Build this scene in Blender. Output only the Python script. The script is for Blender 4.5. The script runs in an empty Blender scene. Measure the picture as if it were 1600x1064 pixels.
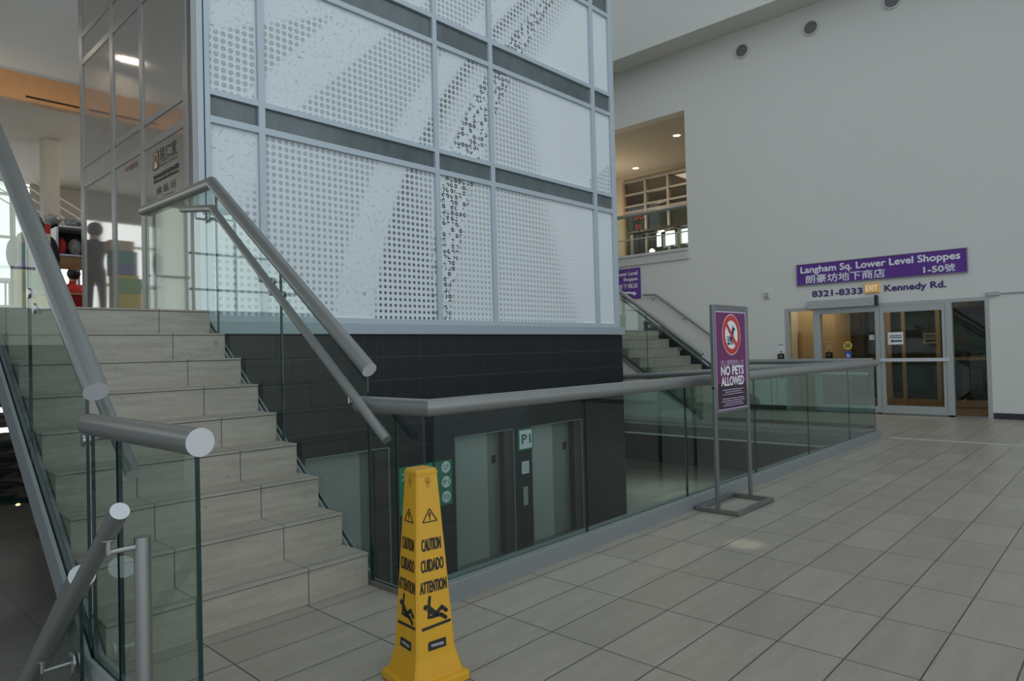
import bpy, bmesh, math, random
from mathutils import Vector, Matrix
random.seed(7)
SC = bpy.context.scene
COL = SC.collection

# ------------------------------------------------------------------ camera
cam = bpy.data.cameras.new('camera')
cam.sensor_fit = 'HORIZONTAL'; cam.sensor_width = 36.0
cam.lens = 1058.74 / 1600.0 * 36.0
cam.clip_start = 0.05; cam.clip_end = 200
camo = bpy.data.objects.new('camera', cam); COL.objects.link(camo)
def _cam():
    pitch, roll, yaw = math.radians(0.92592), math.radians(-1.4417), math.radians(43.1519)
    f = Vector((math.cos(pitch)*math.cos(yaw), math.cos(pitch)*math.sin(yaw), math.sin(pitch)))
    r = Vector((math.sin(yaw), -math.cos(yaw), 0)); u = r.cross(f)
    r2 = r*math.cos(roll) + u*math.sin(roll); u2 = -r*math.sin(roll) + u*math.cos(roll)
    m = Matrix((r2, u2, -f)).transposed().to_4x4()
    m.translation = Vector((0, 0, 1.35)); return m
camo.matrix_world = _cam()
SC.camera = camo

# ------------------------------------------------------------------ light and exposure
SC.view_settings.view_transform = 'Standard'; SC.view_settings.look = 'None'
SC.view_settings.gamma = 1.0; SC.view_settings.use_curve_mapping = False
SC.view_settings.exposure = 0.0
SC.cycles.transparent_max_bounces = 32
SC.cycles.max_bounces = 8
SC.cycles.sample_clamp_indirect = 4.0

class NT:
    """small helper that writes node expressions"""
    def __init__(s, tree): s.t = tree; s.n = tree.nodes; s.l = tree.links
    def new(s, typ, **k):
        n = s.n.new(typ)
        for a, b in k.items(): setattr(n, a, b)
        return n
    def put(s, sock, v):
        if hasattr(v, 'is_output'): s.l.new(v, sock)
        elif v is not None: sock.default_value = v
    def m(s, op, a, b=None, c=None, clamp=False):
        n = s.new('ShaderNodeMath', operation=op); n.use_clamp = clamp
        for i, v in enumerate((a, b, c)):
            if v is not None: s.put(n.inputs[i], v)
        return n.outputs[0]
    def sstep(s, lo, hi, v):
        n = s.new('ShaderNodeMapRange', interpolation_type='SMOOTHSTEP')
        s.put(n.inputs['Value'], v); s.put(n.inputs['From Min'], lo); s.put(n.inputs['From Max'], hi)
        return n.outputs['Result']
    def mix(s, f, a, b):
        n = s.new('ShaderNodeMix', data_type='RGBA')
        s.put(n.inputs[0], f); s.put(n.inputs[6], a); s.put(n.inputs[7], b)
        return n.outputs[2]
    def pos(s):
        g = s.new('ShaderNodeNewGeometry'); x = s.new('ShaderNodeSeparateXYZ'); s.l.new(g.outputs['Position'], x.inputs[0])
        return x.outputs, g.outputs
    def noise(s, vec, scale, detail=3, rough=.55, scl=None):
        n = s.new('ShaderNodeTexNoise')
        if scl:
            mp = s.new('ShaderNodeMapping'); s.l.new(vec, mp.inputs[0]); mp.inputs['Scale'].default_value = scl; vec = mp.outputs[0]
        s.l.new(vec, n.inputs['Vector']); n.inputs['Scale'].default_value = scale
        n.inputs['Detail'].default_value = detail; n.inputs['Roughness'].default_value = rough
        return n.outputs[0]
    def line(s, v, period, off, half):
        """1 on a line of half width `half` every `period`"""
        a = s.m('SUBTRACT', v, off); a = s.m('DIVIDE', a, period); a = s.m('ADD', a, .5)
        a = s.m('FRACT', a); a = s.m('SUBTRACT', a, .5); a = s.m('ABSOLUTE', a); a = s.m('MULTIPLY', a, period)
        return s.m('LESS_THAN', a, half)

world = bpy.data.worlds.new('world'); SC.world = world; world.use_nodes = True
def _world():
    t = NT(world.node_tree); t.n.clear()
    tc = t.new('ShaderNodeTexCoord'); sp = t.new('ShaderNodeSeparateXYZ'); t.l.new(tc.outputs['Generated'], sp.inputs[0])
    x, y, z = sp.outputs
    front = t.m('MAXIMUM', t.m('MULTIPLY', y, -1.0), 0.0)          # the glazed side of the hall, behind the viewer
    left = t.m('MAXIMUM', t.m('MULTIPLY', x, -1.0), 0.0)
    up = t.m('MAXIMUM', z, 0.0)
    s = t.m('ADD', t.m('MULTIPLY', front, 1.0), t.m('MULTIPLY', left, .31))
    s = t.m('ADD', s, t.m('MULTIPLY', up, .34)); s = t.m('ADD', s, .13)
    s = t.m('MULTIPLY', s, t.sstep(-.6, .05, z))
    bg = t.new('ShaderNodeBackground'); bg.inputs[0].default_value = (.80, .915, 1.0, 1)
    t.l.new(s, bg.inputs[1]); o = t.new('ShaderNodeOutputWorld'); t.l.new(bg.outputs[0], o.inputs[0])
_world()

def lamp(kind, name, loc, energy, color, target=None, **k):
    d = bpy.data.lights.new(name, kind); d.energy = energy; d.color = color
    for a, b in k.items(): setattr(d, a, b)
    o = bpy.data.objects.new(name, d); COL.objects.link(o); o.location = loc
    if target is not None:
        o.rotation_euler = (Vector(target) - Vector(loc)).to_track_quat('-Z', 'Y').to_euler()
    return o
# warm lamps of the upper floor and the shops, plus added fill lamps
lamp('AREA', 'cove_lamp', (2.2, 12.5, 5.5), 5, (1, .70, .42), (2.2, 13.2, 5.9), shape='RECTANGLE', size=5, size_y=.1)
lamp('AREA', 'upper_ceiling_lamp', (1.53, 12.7, 6.55), 5, (1, .86, .66), (1.8, 11.0, 3.0), shape='RECTANGLE', size=.28, size_y=.09)
lamp('POINT', 'column_fill', (5.6, 13.9, 5.1), 70, (1, .92, .8), shadow_soft_size=.1)  # added fill, unseen behind the tower, to brighten the column
lamp('AREA', 'gallery_lamp_fill', (16.2, 9.4, 6.72), 60, (1, .80, .55), (16.2, 9.4, 0), size=2.4)
lamp('POINT', 'gallery_lamp_fill', (16.6, 11.6, 5.2), 50, (1, .82, .56), shadow_soft_size=.08)  # added out of view to brighten the gallery ceiling
lamp('AREA', 'vestibule_lamp', (14.75, 4.3, 2.57), 26, (1, .78, .48), (14.75, 4.3, 0), shape='RECTANGLE', size=.6, size_y=2.6)
lamp('AREA', 'lobby_lamp', (12.6, 6.4, -.24), 38, (.93, 1, .95), (12.6, 6.4, -2), shape='RECTANGLE', size=1.6, size_y=4)
lamp('AREA', 'lobby_lamp', (2.0, 13.5, 1.3), 7, (.95, 1, .95), (2.0, 13.5, -2), shape='RECTANGLE', size=3, size_y=4)
lamp('SPOT', 'sun_patch_spot', (4.2, 1.2, 8.0), 900, (1, .97, .86), (4.445, 2.04, 0), spot_size=math.radians(2.2), spot_blend=.9, shadow_soft_size=.03)  # added spot standing in for a patch of sunlight on the floor

# ------------------------------------------------------------------ materials
MATS = {}
def pbsdf(name):
    m = bpy.data.materials.new(name); m.use_nodes = True
    t = NT(m.node_tree); p = t.n['Principled BSDF']; MATS[name] = m
    return m, t, p
def simple(name, col, rough=.5, metal=0.0, var=.06, scale=12, emit=None, es=1.0, spec=.5):
    m, t, p = pbsdf(name)
    g = t.new('ShaderNodeTexCoord')
    nz = t.noise(g.outputs['Object'], scale)
    a = tuple(c*(1-var) for c in col) + (1,); b = tuple(min(1, c*(1+var)) for c in col) + (1,)
    t.put(p.inputs['Base Color'], t.mix(nz, a, b))
    p.inputs['Roughness'].default_value = rough; p.inputs['Metallic'].default_value = metal
    p.inputs['Specular IOR Level'].default_value = spec
    if emit: p.inputs['Emission Color'].default_value = emit + (1,); p.inputs['Emission Strength'].default_value = es
    return m
def glass(name, tint, refl=1.0, rough=0.0, base=.0):
    """thin architectural glass: tinted see-through plus a Fresnel mirror"""
    m = bpy.data.materials.new(name); m.use_nodes = True; t = NT(m.node_tree); t.n.clear(); MATS[name] = m
    tr = t.new('ShaderNodeBsdfTransparent'); tr.inputs[0].default_value = tint + (1,)
    gl = t.new('ShaderNodeBsdfGlossy'); gl.inputs['Roughness'].default_value = rough; gl.inputs[0].default_value = (.9, .97, .95, 1)
    fr = t.new('ShaderNodeLayerWeight'); fr.inputs[0].default_value = .5
    g = t.new('ShaderNodeNewGeometry')
    f = t.m('ADD', t.m('MULTIPLY', t.m('POWER', fr.outputs['Facing'], 4.0), .9), .05 + base)
    f = t.m('MULTIPLY', t.m('MULTIPLY', f, refl), t.m('SUBTRACT', 1.0, g.outputs['Backfacing']), clamp=True)
    mx = t.new('ShaderNodeMixShader'); t.put(mx.inputs[0], f); t.l.new(tr.outputs[0], mx.inputs[1]); t.l.new(gl.outputs[0], mx.inputs[2])
    o = t.new('ShaderNodeOutputMaterial'); t.l.new(mx.outputs[0], o.inputs[0])
    return m

simple('white_wall', (.69, .685, .635), .75, var=.015, scale=2)
simple('white_trim', (.60, .60, .57), .6, var=.02)
simple('beige_wall', (.52, .48, .41), .8, var=.03)
simple('ceiling_paint', (.55, .52, .47), .8, var=.02)
simple('orange_wall', (.60, .45, .27), .7, var=.05)
simple('wood_orange', (.46, .25, .11), .5, var=.15, scale=6)
simple('aluminium', (.46, .47, .46), .38, .35, var=.03)
simple('rail_paint', (.285, .29, .275), .36, .5, var=.03)
simple('cap_paint', (.62, .62, .63), .5, .1, var=.03)
simple('stand_steel', (.27, .28, .28), .3, .85, var=.04)
simple('kerb_metal', (.235, .25, .25), .45, .2, var=.04)
simple('steel', (.48, .48, .47), .3, .9, var=.04)
simple('steel_dark', (.28, .28, .27), .35, .8, var=.06)
simple('sill_metal', (.40, .45, .485), .45, .15, var=.02)
simple('mullion_white', (.50, .56, .605), .45, .15, var=.02)
simple('mullion_grey', (.34, .335, .32), .4, .3, var=.03)
simple('vestibule_floor', (.30, .20, .115), .4, var=.1)
simple('frame_bronze', (.38, .29, .19), .45, .3, var=.05)
simple('black', (.012, .012, .013), .5)
simple('dark_slot', (.01, .01, .01), .8)
simple('baseboard_dark', (.03, .032, .034), .5)
simple('charcoal', (.035, .037, .038), .6)
simple('yellow_plastic', (.66, .335, .009), .42, var=.04, scale=20)
simple('yellow_deep', (.50, .25, .008), .5, var=.04)
simple('purple', (.115, .028, .27), .5, var=.03)
simple('magenta', (.155, .014, .105), .4, var=.05)
simple('maroon_dark', (.030, .012, .022), .45, var=.05)
simple('sign_white', (.80, .80, .82), .5, var=.01)
simple('lilac_print', (.52, .42, .60), .5)
simple('indigo_print', (.06, .03, .17), .5)
simple('red_print', (.55, .035, .03), .5)
simple('green_sign', (.025, .22, .12), .45, var=.03)
simple('green_print', (.02, .12, .085), .5)
simple('blue_print', (.03, .08, .42), .5)
simple('grey_print', (.30, .30, .29), .5)
simple('brown_print', (.18, .075, .045), .6)
simple('black_print', (.02, .02, .02), .6)
simple('paper', (.75, .76, .76), .8, var=.02)
simple('paper_tan', (.78, .62, .40), .8, var=.02)
simple('elevator_steel', (.42, .44, .41), .36, .4, var=.05, scale=3)
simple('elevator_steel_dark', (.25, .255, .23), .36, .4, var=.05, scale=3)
simple('jamb_brown', (.075, .066, .056), .4, .4, var=.05)
simple('skin', (.55, .33, .22), .6)
simple('hair_black', (.012, .010, .010), .5)
simple('shirt_red', (.55, .03, .02), .8)
simple('shirt_black', (.018, .018, .022), .85)
simple('red_paint', (.42, .02, .02), .5)
simple('yellow_card', (.75, .55, .08), .6)
simple('green_card', (.22, .42, .16), .6)
simple('teal_card', (.06, .28, .24), .6)
simple('violet_card', (.22, .15, .40), .6)
simple('tan_card', (.60, .47, .30), .6)
simple('bag_film', (.33, .33, .30), .35, var=.5, scale=25)
simple('shelf_dark', (.05, .035, .028), .6, var=.3)
simple('lamp_warm', (1, .9, .7), emit=(1, .86, .62), es=4.0)
simple('lamp_white', (1, 1, 1), emit=(.95, 1, .98), es=2.2)
simple('neon_pink', (.4, .03, .10), emit=(1, .08, .2), es=.22)
simple('lamp_orange', (1, .6, .3), emit=(1, .6, .25), es=2.5)
simple('exit_orange', (.85, .48, .16), emit=(1, .5, .15), es=.06)
simple('exit_letter', (1, .85, .6), emit=(1, .72, .38), es=.22)
simple('daylight_pane', (.8, .85, .85), emit=(.95, 1, .99), es=1.5)
simple('dim_glow_pane', (.7, .75, .72), emit=(1, .99, .88), es=.5)  # weak glow, added only to be mirrored in the stair glass
glass('rail_glass', (.84, .905, .88), 1.0)
glass('rail_glass_dark', (.78, .86, .83), 1.0)
glass('door_glass', (.70, .72, .70), 1.0)
glass('shop_glass', (.62, .62, .60), .8)
glass('clear_glass', (.93, .95, .94), .8)
simple('glass_edge', (.008, .030, .028), .12, spec=.6, var=.2)

def _tile_floor(name, px, ox, py, oy, c1, c2, grout, rough):
    m, t, p = pbsdf(name); xyz, g = t.pos()
    lx = t.line(xyz[0], px, ox, .0034); ly = t.line(xyz[1], py, oy, .0034)
    mask = t.m('MAXIMUM', lx, ly)
    streak = t.noise(g['Position'], 3.0, 5, .65, (.7, 4.0, 1)); fine = t.noise(g['Position'], 60, 2)
    ix = t.m('FLOOR', t.m('DIVIDE', t.m('SUBTRACT', xyz[0], ox), px)); iy = t.m('FLOOR', t.m('DIVIDE', t.m('SUBTRACT', xyz[1], oy), py))
    cb = t.new('ShaderNodeCombineXYZ'); t.put(cb.inputs[0], ix); t.put(cb.inputs[1], iy)
    wn = t.new('ShaderNodeTexWhiteNoise'); wn.noise_dimensions = '2D'; t.l.new(cb.outputs[0], wn.inputs['Vector'])
    f = t.m('ADD', t.m('MULTIPLY', streak, .75), t.m('ADD', t.m('MULTIPLY', fine, .15), t.m('MULTIPLY', wn.outputs['Value'], .22)))
    col = t.mix(t.sstep(.3, .85, f), c1, c2)
    t.put(p.inputs['Base Color'], t.mix(mask, col, grout))
    t.put(p.inputs['Roughness'], t.m('ADD', rough, t.m('MULTIPLY', streak, .12)))
    bp = t.new('ShaderNodeBump'); bp.inputs['Strength'].default_value = .25; bp.inputs['Distance'].default_value = .004
    t.put(bp.inputs['Height'], t.m('SUBTRACT', t.m('MULTIPLY', fine, .2), mask)); t.l.new(bp.outputs[0], p.inputs['Normal'])
    return m
_tile_floor('tile_floor', .58, 2.497, .285, 2.411, (.300, .262, .212, 1), (.390, .343, .286, 1), (.06, .057, .05, 1), .30)
_tile_floor('tile_floor_lower', .58, 2.50, .58, 2.4, (.26, .25, .225, 1), (.33, .32, .29, 1), (.05, .05, .045, 1), .28)

def _step_tile(name, joint_x, y0):
    m, t, p = pbsdf(name); xyz, g = t.pos()
    lx = t.line(xyz[0], .597, joint_x, .0025)
    nrm = t.new('ShaderNodeSeparateXYZ'); t.l.new(g['Normal'], nrm.inputs[0])
    up = t.m('GREATER_THAN', nrm.outputs[2], .5)
    fr = t.m('FRACT', t.m('DIVIDE', t.m('SUBTRACT', xyz[1], y0), .265)); fr = t.m('MULTIPLY', fr, .265)
    gl = 0
    gr = t.m('MAXIMUM', t.m('LESS_THAN', t.m('ABSOLUTE', t.m('SUBTRACT', fr, .030)), .0016),
             t.m('MAXIMUM', t.m('LESS_THAN', t.m('ABSOLUTE', t.m('SUBTRACT', fr, .042)), .0016), t.m('LESS_THAN', t.m('ABSOLUTE', t.m('SUBTRACT', fr, .054)), .0016)))
    gr = t.m('MULTIPLY', gr, up)
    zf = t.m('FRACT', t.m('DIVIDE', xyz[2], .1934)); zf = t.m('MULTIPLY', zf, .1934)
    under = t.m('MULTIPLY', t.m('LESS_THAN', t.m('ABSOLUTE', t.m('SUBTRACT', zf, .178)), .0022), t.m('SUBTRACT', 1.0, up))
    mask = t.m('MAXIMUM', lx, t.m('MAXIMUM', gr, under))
    streak = t.noise(g['Position'], 4.0, 6, .65, (.6, 6.0, 6.0)); fine = t.noise(g['Position'], 40, 3)
    blot = t.noise(g['Position'], 9, 4)
    f = t.m('ADD', t.m('MULTIPLY', streak, .7), t.m('ADD', t.m('MULTIPLY', fine, .15), t.m('MULTIPLY', blot, .15)))
    col = t.mix(t.sstep(.3, .7, f), (.325, .288, .232, 1), (.440, .395, .328, 1))
    scuff = t.sstep(.70, .76, t.noise(g['Position'], 14, 2, .5))
    col = t.mix(t.m('MULTIPLY', scuff, .35), col, (.14, .13, .11, 1))
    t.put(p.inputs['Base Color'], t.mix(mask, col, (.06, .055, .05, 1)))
    p.inputs['Roughness'].default_value = .45
    return m
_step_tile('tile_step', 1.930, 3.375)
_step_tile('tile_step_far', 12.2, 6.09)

def _dark_tile():
    m, t, p = pbsdf('tile_dark'); xyz, g = t.pos()
    u = t.m('ADD', xyz[0], xyz[1])
    lx = t.line(u, .295, 12.10, .0026); lz = t.line(xyz[2], .29, 1.03, .0030)
    ribs = t.noise(g['Position'], 30, 2, .5, (3.0, 3.0, .06))
    col = t.mix(ribs, (.010, .010, .013, 1), (.028, .028, .033, 1))
    t.put(p.inputs['Base Color'], t.mix(t.m('MULTIPLY', t.m('MAXIMUM', lz, t.m('MULTIPLY', lx, .5)), .55), col, (.13, .13, .125, 1)))
    p.inputs['Roughness'].default_value = .42; p.inputs['Specular IOR Level'].default_value = .35
_dark_tile()

def _frit():
    """printed glass: bands of small rings and crackle that fan across the facade"""
    m, t, p = pbsdf('frit_panel'); xyz, g = t.pos()
    x, z = xyz[0], xyz[2]; tt = t.m('SUBTRACT', z, 1.8)
    def curve(a, b, c): return t.m('SUBTRACT', x, t.m('ADD', a, t.m('ADD', t.m('MULTIPLY', tt, b), t.m('MULTIPLY', t.m('MULTIPLY', tt, tt), c))))
    def after(e, s=.05): return t.sstep(-s, s, e)
    AND = lambda *v: v[0] if len(v) == 1 else t.m('MULTIPLY', v[0], AND(*v[1:]))
    NOT = lambda v: t.m('SUBTRACT', 1.0, v)
    gR = curve(4.39, .185, .0839); dL = curve(4.98, .0965, .094)
    dR = t.m('SUBTRACT', dL, t.m('MAXIMUM', .44, t.m('SUBTRACT', 1.05, t.m('MULTIPLY', tt, .30))))
    cL = curve(5.93, -.084, .106); cR = curve(6.25, .137, .061); lR = t.m('MINIMUM', curve(9.17, -.55, .06), t.m('SUBTRACT', cR, .30))
    gLm = t.m('SUBTRACT', x, t.m('ADD', 3.98, t.m('MULTIPLY', t.m('SUBTRACT', tt, 2.38), 1.0)))
    g2R = t.m('SUBTRACT', x, t.m('ADD', 3.58, t.m('MULTIPLY', t.m('SUBTRACT', tt, 2.64), .93)))
    g2L = t.m('SUBTRACT', t.m('ADD', 2.95, t.m('MULTIPLY', t.m('SUBTRACT', x, 2.97), .45)), tt)
    low = t.m('LESS_THAN', tt, 2.1)
    corner = t.m('SUBTRACT', x, t.m('MINIMUM', 3.5, t.m('ADD', 2.68, t.m('MULTIPLY', tt, .55))))
    gray = AND(NOT(after(gR)), t.m('MAXIMUM', AND(low, after(corner, .08)), AND(NOT(low), after(gLm))))
    dots2 = AND(NOT(low), NOT(after(g2R)), after(g2L, .04))
    dark = AND(after(dL), NOT(after(dR)))
    clus = AND(after(cL), NOT(after(cR)))
    tail = AND(t.m('GREATER_THAN', x, 9.55), t.m('GREATER_THAN', tt, 2.2), t.m('LESS_THAN', tt, t.m('ADD', 2.72, t.m('MULTIPLY', t.m('SUBTRACT', x, 9.9), .6))))
    light = t.m('MAXIMUM', AND(after(cR), NOT(after(lR, .25))), tail)
    faint = AND(after(lR, .25), NOT(tail))
    # grid of rings
    P = .0775
    wob = t.noise(g['Position'], 9, 2)
    def cell(per, dx=0.0, dz=0.0):
        fx = t.m('SUBTRACT', t.m('FRACT', t.m('DIVIDE', t.m('ADD', x, dx), per)), .5)
        fz = t.m('SUBTRACT', t.m('FRACT', t.m('DIVIDE', t.m('ADD', z, dz), per)), .5)
        cb = t.new('ShaderNodeCombineXYZ'); t.put(cb.inputs[0], t.m('FLOOR', t.m('DIVIDE', t.m('ADD', x, dx), per))); t.put(cb.inputs[1], t.m('FLOOR', t.m('DIVIDE', t.m('ADD', z, dz), per)))
        wn = t.new('ShaderNodeTexWhiteNoise'); wn.noise_dimensions = '2D'; t.l.new(cb.outputs[0], wn.inputs['Vector'])
        r = t.m('SQRT', t.m('ADD', t.m('MULTIPLY', fx, fx), t.m('MULTIPLY', fz, fz)))
        return fx, fz, r, wn.outputs['Value']
    fx, fz, r, rnd = cell(P)
    disc = t.m('SUBTRACT', 1.0, t.sstep(.31, .40, r))
    slash = t.m('SUBTRACT', 1.0, t.sstep(.03, .09, t.m('ABSOLUTE', t.m('SUBTRACT', t.m('ADD', fx, fz), t.m('MULTIPLY', t.m('SUBTRACT', rnd, .5), .4)))))
    inner = t.m('SUBTRACT', 1.0, t.sstep(.10, .20, r))
    ring = t.m('MULTIPLY', disc, t.m('SUBTRACT', 1.0, t.m('MULTIPLY', t.m('MAXIMUM', slash, t.m('MULTIPLY', inner, .5)), .55)))
    size = t.sstep(.1, 2.6, tt)                       # rings shrink towards the floor
    small = t.m('SUBTRACT', 1.0, t.sstep(.22, .31, r))
    ring = t.m('ADD', t.m('MULTIPLY', ring, size), t.m('MULTIPLY', small, t.m('SUBTRACT', 1.0, size)))
    fx2, fz2, r2, rnd2 = cell(P)
    frag = t.m('MULTIPLY', t.m('GREATER_THAN', rnd2, .15), t.m('MULTIPLY', t.m('MULTIPLY', t.sstep(.08, .16, r2), t.m('SUBTRACT', 1.0, t.sstep(.36, .45, r2))), t.sstep(.44, .49, t.noise(g['Position'], 12, 1))))
    _, _, r3, _ = cell(.056)
    pale = t.m('SUBTRACT', 1.0, t.sstep(.25, .36, r3))
    hair = t.new('ShaderNodeTexVoronoi'); hair.feature = 'DISTANCE_TO_EDGE'; hair.inputs['Scale'].default_value = 13
    t.l.new(g['Position'], hair.inputs['Vector'])
    crack = t.m('MULTIPLY', t.m('LESS_THAN', hair.outputs['Distance'], .022), t.sstep(.50, .60, t.noise(g['Position'], 16, 2)))
    base = (.75, .79, .795, 1)
    a = t.m('MULTIPLY', ring, t.m('MULTIPLY', t.m('MAXIMUM', gray, dots2), .54))
    fade = t.m('SUBTRACT', .98, t.m('MULTIPLY', t.sstep(.10, .32, dL), t.m('MULTIPLY', t.sstep(1.2, 2.4, tt), .68)))
    b = t.m('MULTIPLY', ring, t.m('MULTIPLY', dark, fade))
    c = t.m('MULTIPLY', frag, t.m('MULTIPLY', clus, 1.0))
    d = t.m('MULTIPLY', ring, t.m('MULTIPLY', light, .46))
    amt = t.m('MAXIMUM', t.m('MAXIMUM', a, b), t.m('MAXIMUM', c, d))
    free = t.m('SUBTRACT', 1.0, t.m('MAXIMUM', t.m('MAXIMUM', gray, dark), t.m('MAXIMUM', light, t.m('MAXIMUM', dots2, faint))), clamp=True)
    amt = t.m('MAXIMUM', amt, t.m('MULTIPLY', crack, t.m('MULTIPLY', free, .55)))
    col = t.mix(amt, base, (.060, .062, .066, 1))
    col = t.mix(t.m('MULTIPLY', t.m('MULTIPLY', faint, pale), .8), col, (.88, .90, .90, 1))
    cloud = t.noise(g['Position'], .9, 2)
    col = t.mix(t.m('MULTIPLY', cloud, .15), col, (.55, .62, .70, 1))
    t.put(p.inputs['Base Color'], col); p.inputs['Roughness'].default_value = .22; p.inputs['Specular IOR Level'].default_value = .35
_frit()
def _spandrel():
    m, t, p = pbsdf('spandrel'); xyz, g = t.pos()
    nz = t.noise(g['Position'], 5, 2, .5, (1.5, 1.5, .4))
    t.put(p.inputs['Base Color'], t.mix(nz, (.085, .105, .11, 1), (.17, .20, .205, 1)))
    p.inputs['Roughness'].default_value = .12; p.inputs['Specular IOR Level'].default_value = .6
_spandrel()
def _smoked(name, c1, c2, k):
    """film-backed shop glass: a muted body with a mirror coat"""
    m = bpy.data.materials.new(name); m.use_nodes = True; t = NT(m.node_tree); t.n.clear(); MATS[name] = m
    xyz, g = t.pos(); nz = t.noise(g['Position'], 1.4, 3)
    df = t.new('ShaderNodeBsdfDiffuse'); t.put(df.inputs[0], t.mix(nz, c1, c2))
    gl = t.new('ShaderNodeBsdfGlossy'); gl.inputs['Roughness'].default_value = .06; gl.inputs[0].default_value = (.95, .93, .9, 1)
    lw = t.new('ShaderNodeLayerWeight'); lw.inputs[0].default_value = .3
    f = t.m('ADD', t.m('MULTIPLY', lw.outputs['Facing'], .5), k, clamp=True)
    mx = t.new('ShaderNodeMixShader'); t.put(mx.inputs[0], f); t.l.new(df.outputs[0], mx.inputs[1]); t.l.new(gl.outputs[0], mx.inputs[2])
    o = t.new('ShaderNodeOutputMaterial'); t.l.new(mx.outputs[0], o.inputs[0])
_smoked('smoked_glass', (.24, .22, .20, 1), (.33, .31, .285, 1), .18)
_smoked('shopfront_dark', (.015, .015, .015, 1), (.03, .03, .028, 1), .10)
def _back_view():
    m, t, p = pbsdf('dim_shop'); xyz, g = t.pos()
    nz = t.noise(g['Position'], 1.3, 4, .6, (1, 1, 5))
    t.put(p.inputs['Base Color'], t.mix(t.sstep(.45, .6, nz), (.012, .013, .013, 1), (.11, .105, .085, 1)))
    p.inputs['Roughness'].default_value = .4
_back_view()
MT = lambda n: MATS[n]

# ------------------------------------------------------------------ mesh helpers (all in world coordinates)
class MB:
    def __init__(s): s.v = []; s.f = []; s.m = []
    def poly(s, pts, faces, mi=0):
        o = len(s.v); s.v += [tuple(p) for p in pts]
        for f in faces: s.f.append([i+o for i in f]); s.m.append(mi)
        return s
    def box(s, x0, x1, y0, y1, z0, z1, mi=0):
        p = [(x0,y0,z0),(x1,y0,z0),(x1,y1,z0),(x0,y1,z0),(x0,y0,z1),(x1,y0,z1),(x1,y1,z1),(x0,y1,z1)]
        return s.poly(p, [(0,3,2,1),(4,5,6,7),(0,1,5,4),(1,2,6,5),(2,3,7,6),(3,0,4,7)], mi)
    def prism(s, pts, d, mi=0, side=None):
        """extrude a planar polygon by vector d; `side` gives the rim faces another material"""
        n = len(pts); a = [Vector(p) for p in pts]; d = Vector(d)
        nrm = Vector((0,0,0))
        for i in range(n): nrm += a[i].cross(a[(i+1) % n])
        if nrm.dot(d) > 0: a.reverse()
        o = len(s.v); s.v += [tuple(p) for p in a] + [tuple(p+d) for p in a]
        s.f.append([o+i for i in range(n)]); s.m.append(mi)
        s.f.append([o+n+i for i in reversed(range(n))]); s.m.append(mi)
        for i in range(n):
            j = (i+1) % n; s.f.append([o+i, o+n+i, o+n+j, o+j]); s.m.append(mi if side is None else side)
        return s
    def tube(s, pts, r, n=20, mi=0, cap=None):
        pts = [Vector(p) for p in pts]; k = len(pts); rings = []
        d0 = (pts[1]-pts[0]).normalized()
        ref = Vector((0,0,1)) if abs(d0.z) < .9 else Vector((1,0,0))
        up = (ref - d0*ref.dot(d0)).normalized(); o = len(s.v)
        rr = r if isinstance(r, (list, tuple)) else [r]*k
        prev = d0
        for i in range(k):
            din = (pts[i]-pts[i-1]).normalized() if i else d0
            dout = (pts[i+1]-pts[i]).normalized() if i < k-1 else din
            q = prev.rotation_difference(din); up = q @ up; prev = din
            side = din.cross(up); t = (din+dout).normalized()
            for j in range(n):
                a = 2*math.pi*j/n; e = up*math.cos(a)*rr[i] + side*math.sin(a)*rr[i]
                e = e - din*(e.dot(t)/max(.2, din.dot(t)))       # mitre plane
                s.v.append(tuple(pts[i]+e))
        for i in range(k-1):
            for j in range(n):
                b = o+i*n; c = (j+1) % n
                s.f.append([b+j, b+n+j, b+n+c, b+c]); s.m.append(mi)
        ci = mi if cap is None else cap
        s.f.append([o+j for j in range(n)]); s.m.append(ci)
        s.f.append([o+(k-1)*n+j for j in reversed(range(n))]); s.m.append(ci)
        return s
    def lathe(s, c, axis, prof, n=20, mi=0, caps=True):
        """prof: list of (distance along axis, radius)"""
        axis = Vector(axis).normalized(); c = Vector(c)
        ref = Vector((0,0,1)) if abs(axis.z) < .9 else Vector((1,0,0))
        u = axis.cross(ref).normalized(); w = axis.cross(u); o = len(s.v)
        for d, r in prof:
            for j in range(n):
                a = 2*math.pi*j/n; s.v.append(tuple(c + axis*d + u*math.cos(a)*r + w*math.sin(a)*r))
        for i in range(len(prof)-1):
            for j in range(n):
                b = o+i*n; q = (j+1) % n; s.f.append([b+j, b+q, b+n+q, b+n+j]); s.m.append(mi)
        if caps:
            s.f.append([o+j for j in reversed(range(n))]); s.m.append(mi)
            s.f.append([o+(len(prof)-1)*n+j for j in range(n)]); s.m.append(mi)
        return s
    def blob(s, c, rad, nu=14, nv=9, noise=0.0, mi=0):
        o = len(s.v); c = Vector(c)
        for i in range(nv+1):
            th = math.pi*i/nv
            for j in range(nu):
                ph = 2*math.pi*j/nu; k = 1+random.uniform(-noise, noise)
                s.v.append((c.x+rad[0]*math.sin(th)*math.cos(ph)*k, c.y+rad[1]*math.sin(th)*math.sin(ph)*k, c.z+rad[2]*math.cos(th)*k))
        for i in range(nv):
            for j in range(nu):
                q = (j+1) % nu; s.f.append([o+i*nu+j, o+(i+1)*nu+j, o+(i+1)*nu+q, o+i*nu+q]); s.m.append(mi)
        return s

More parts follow.
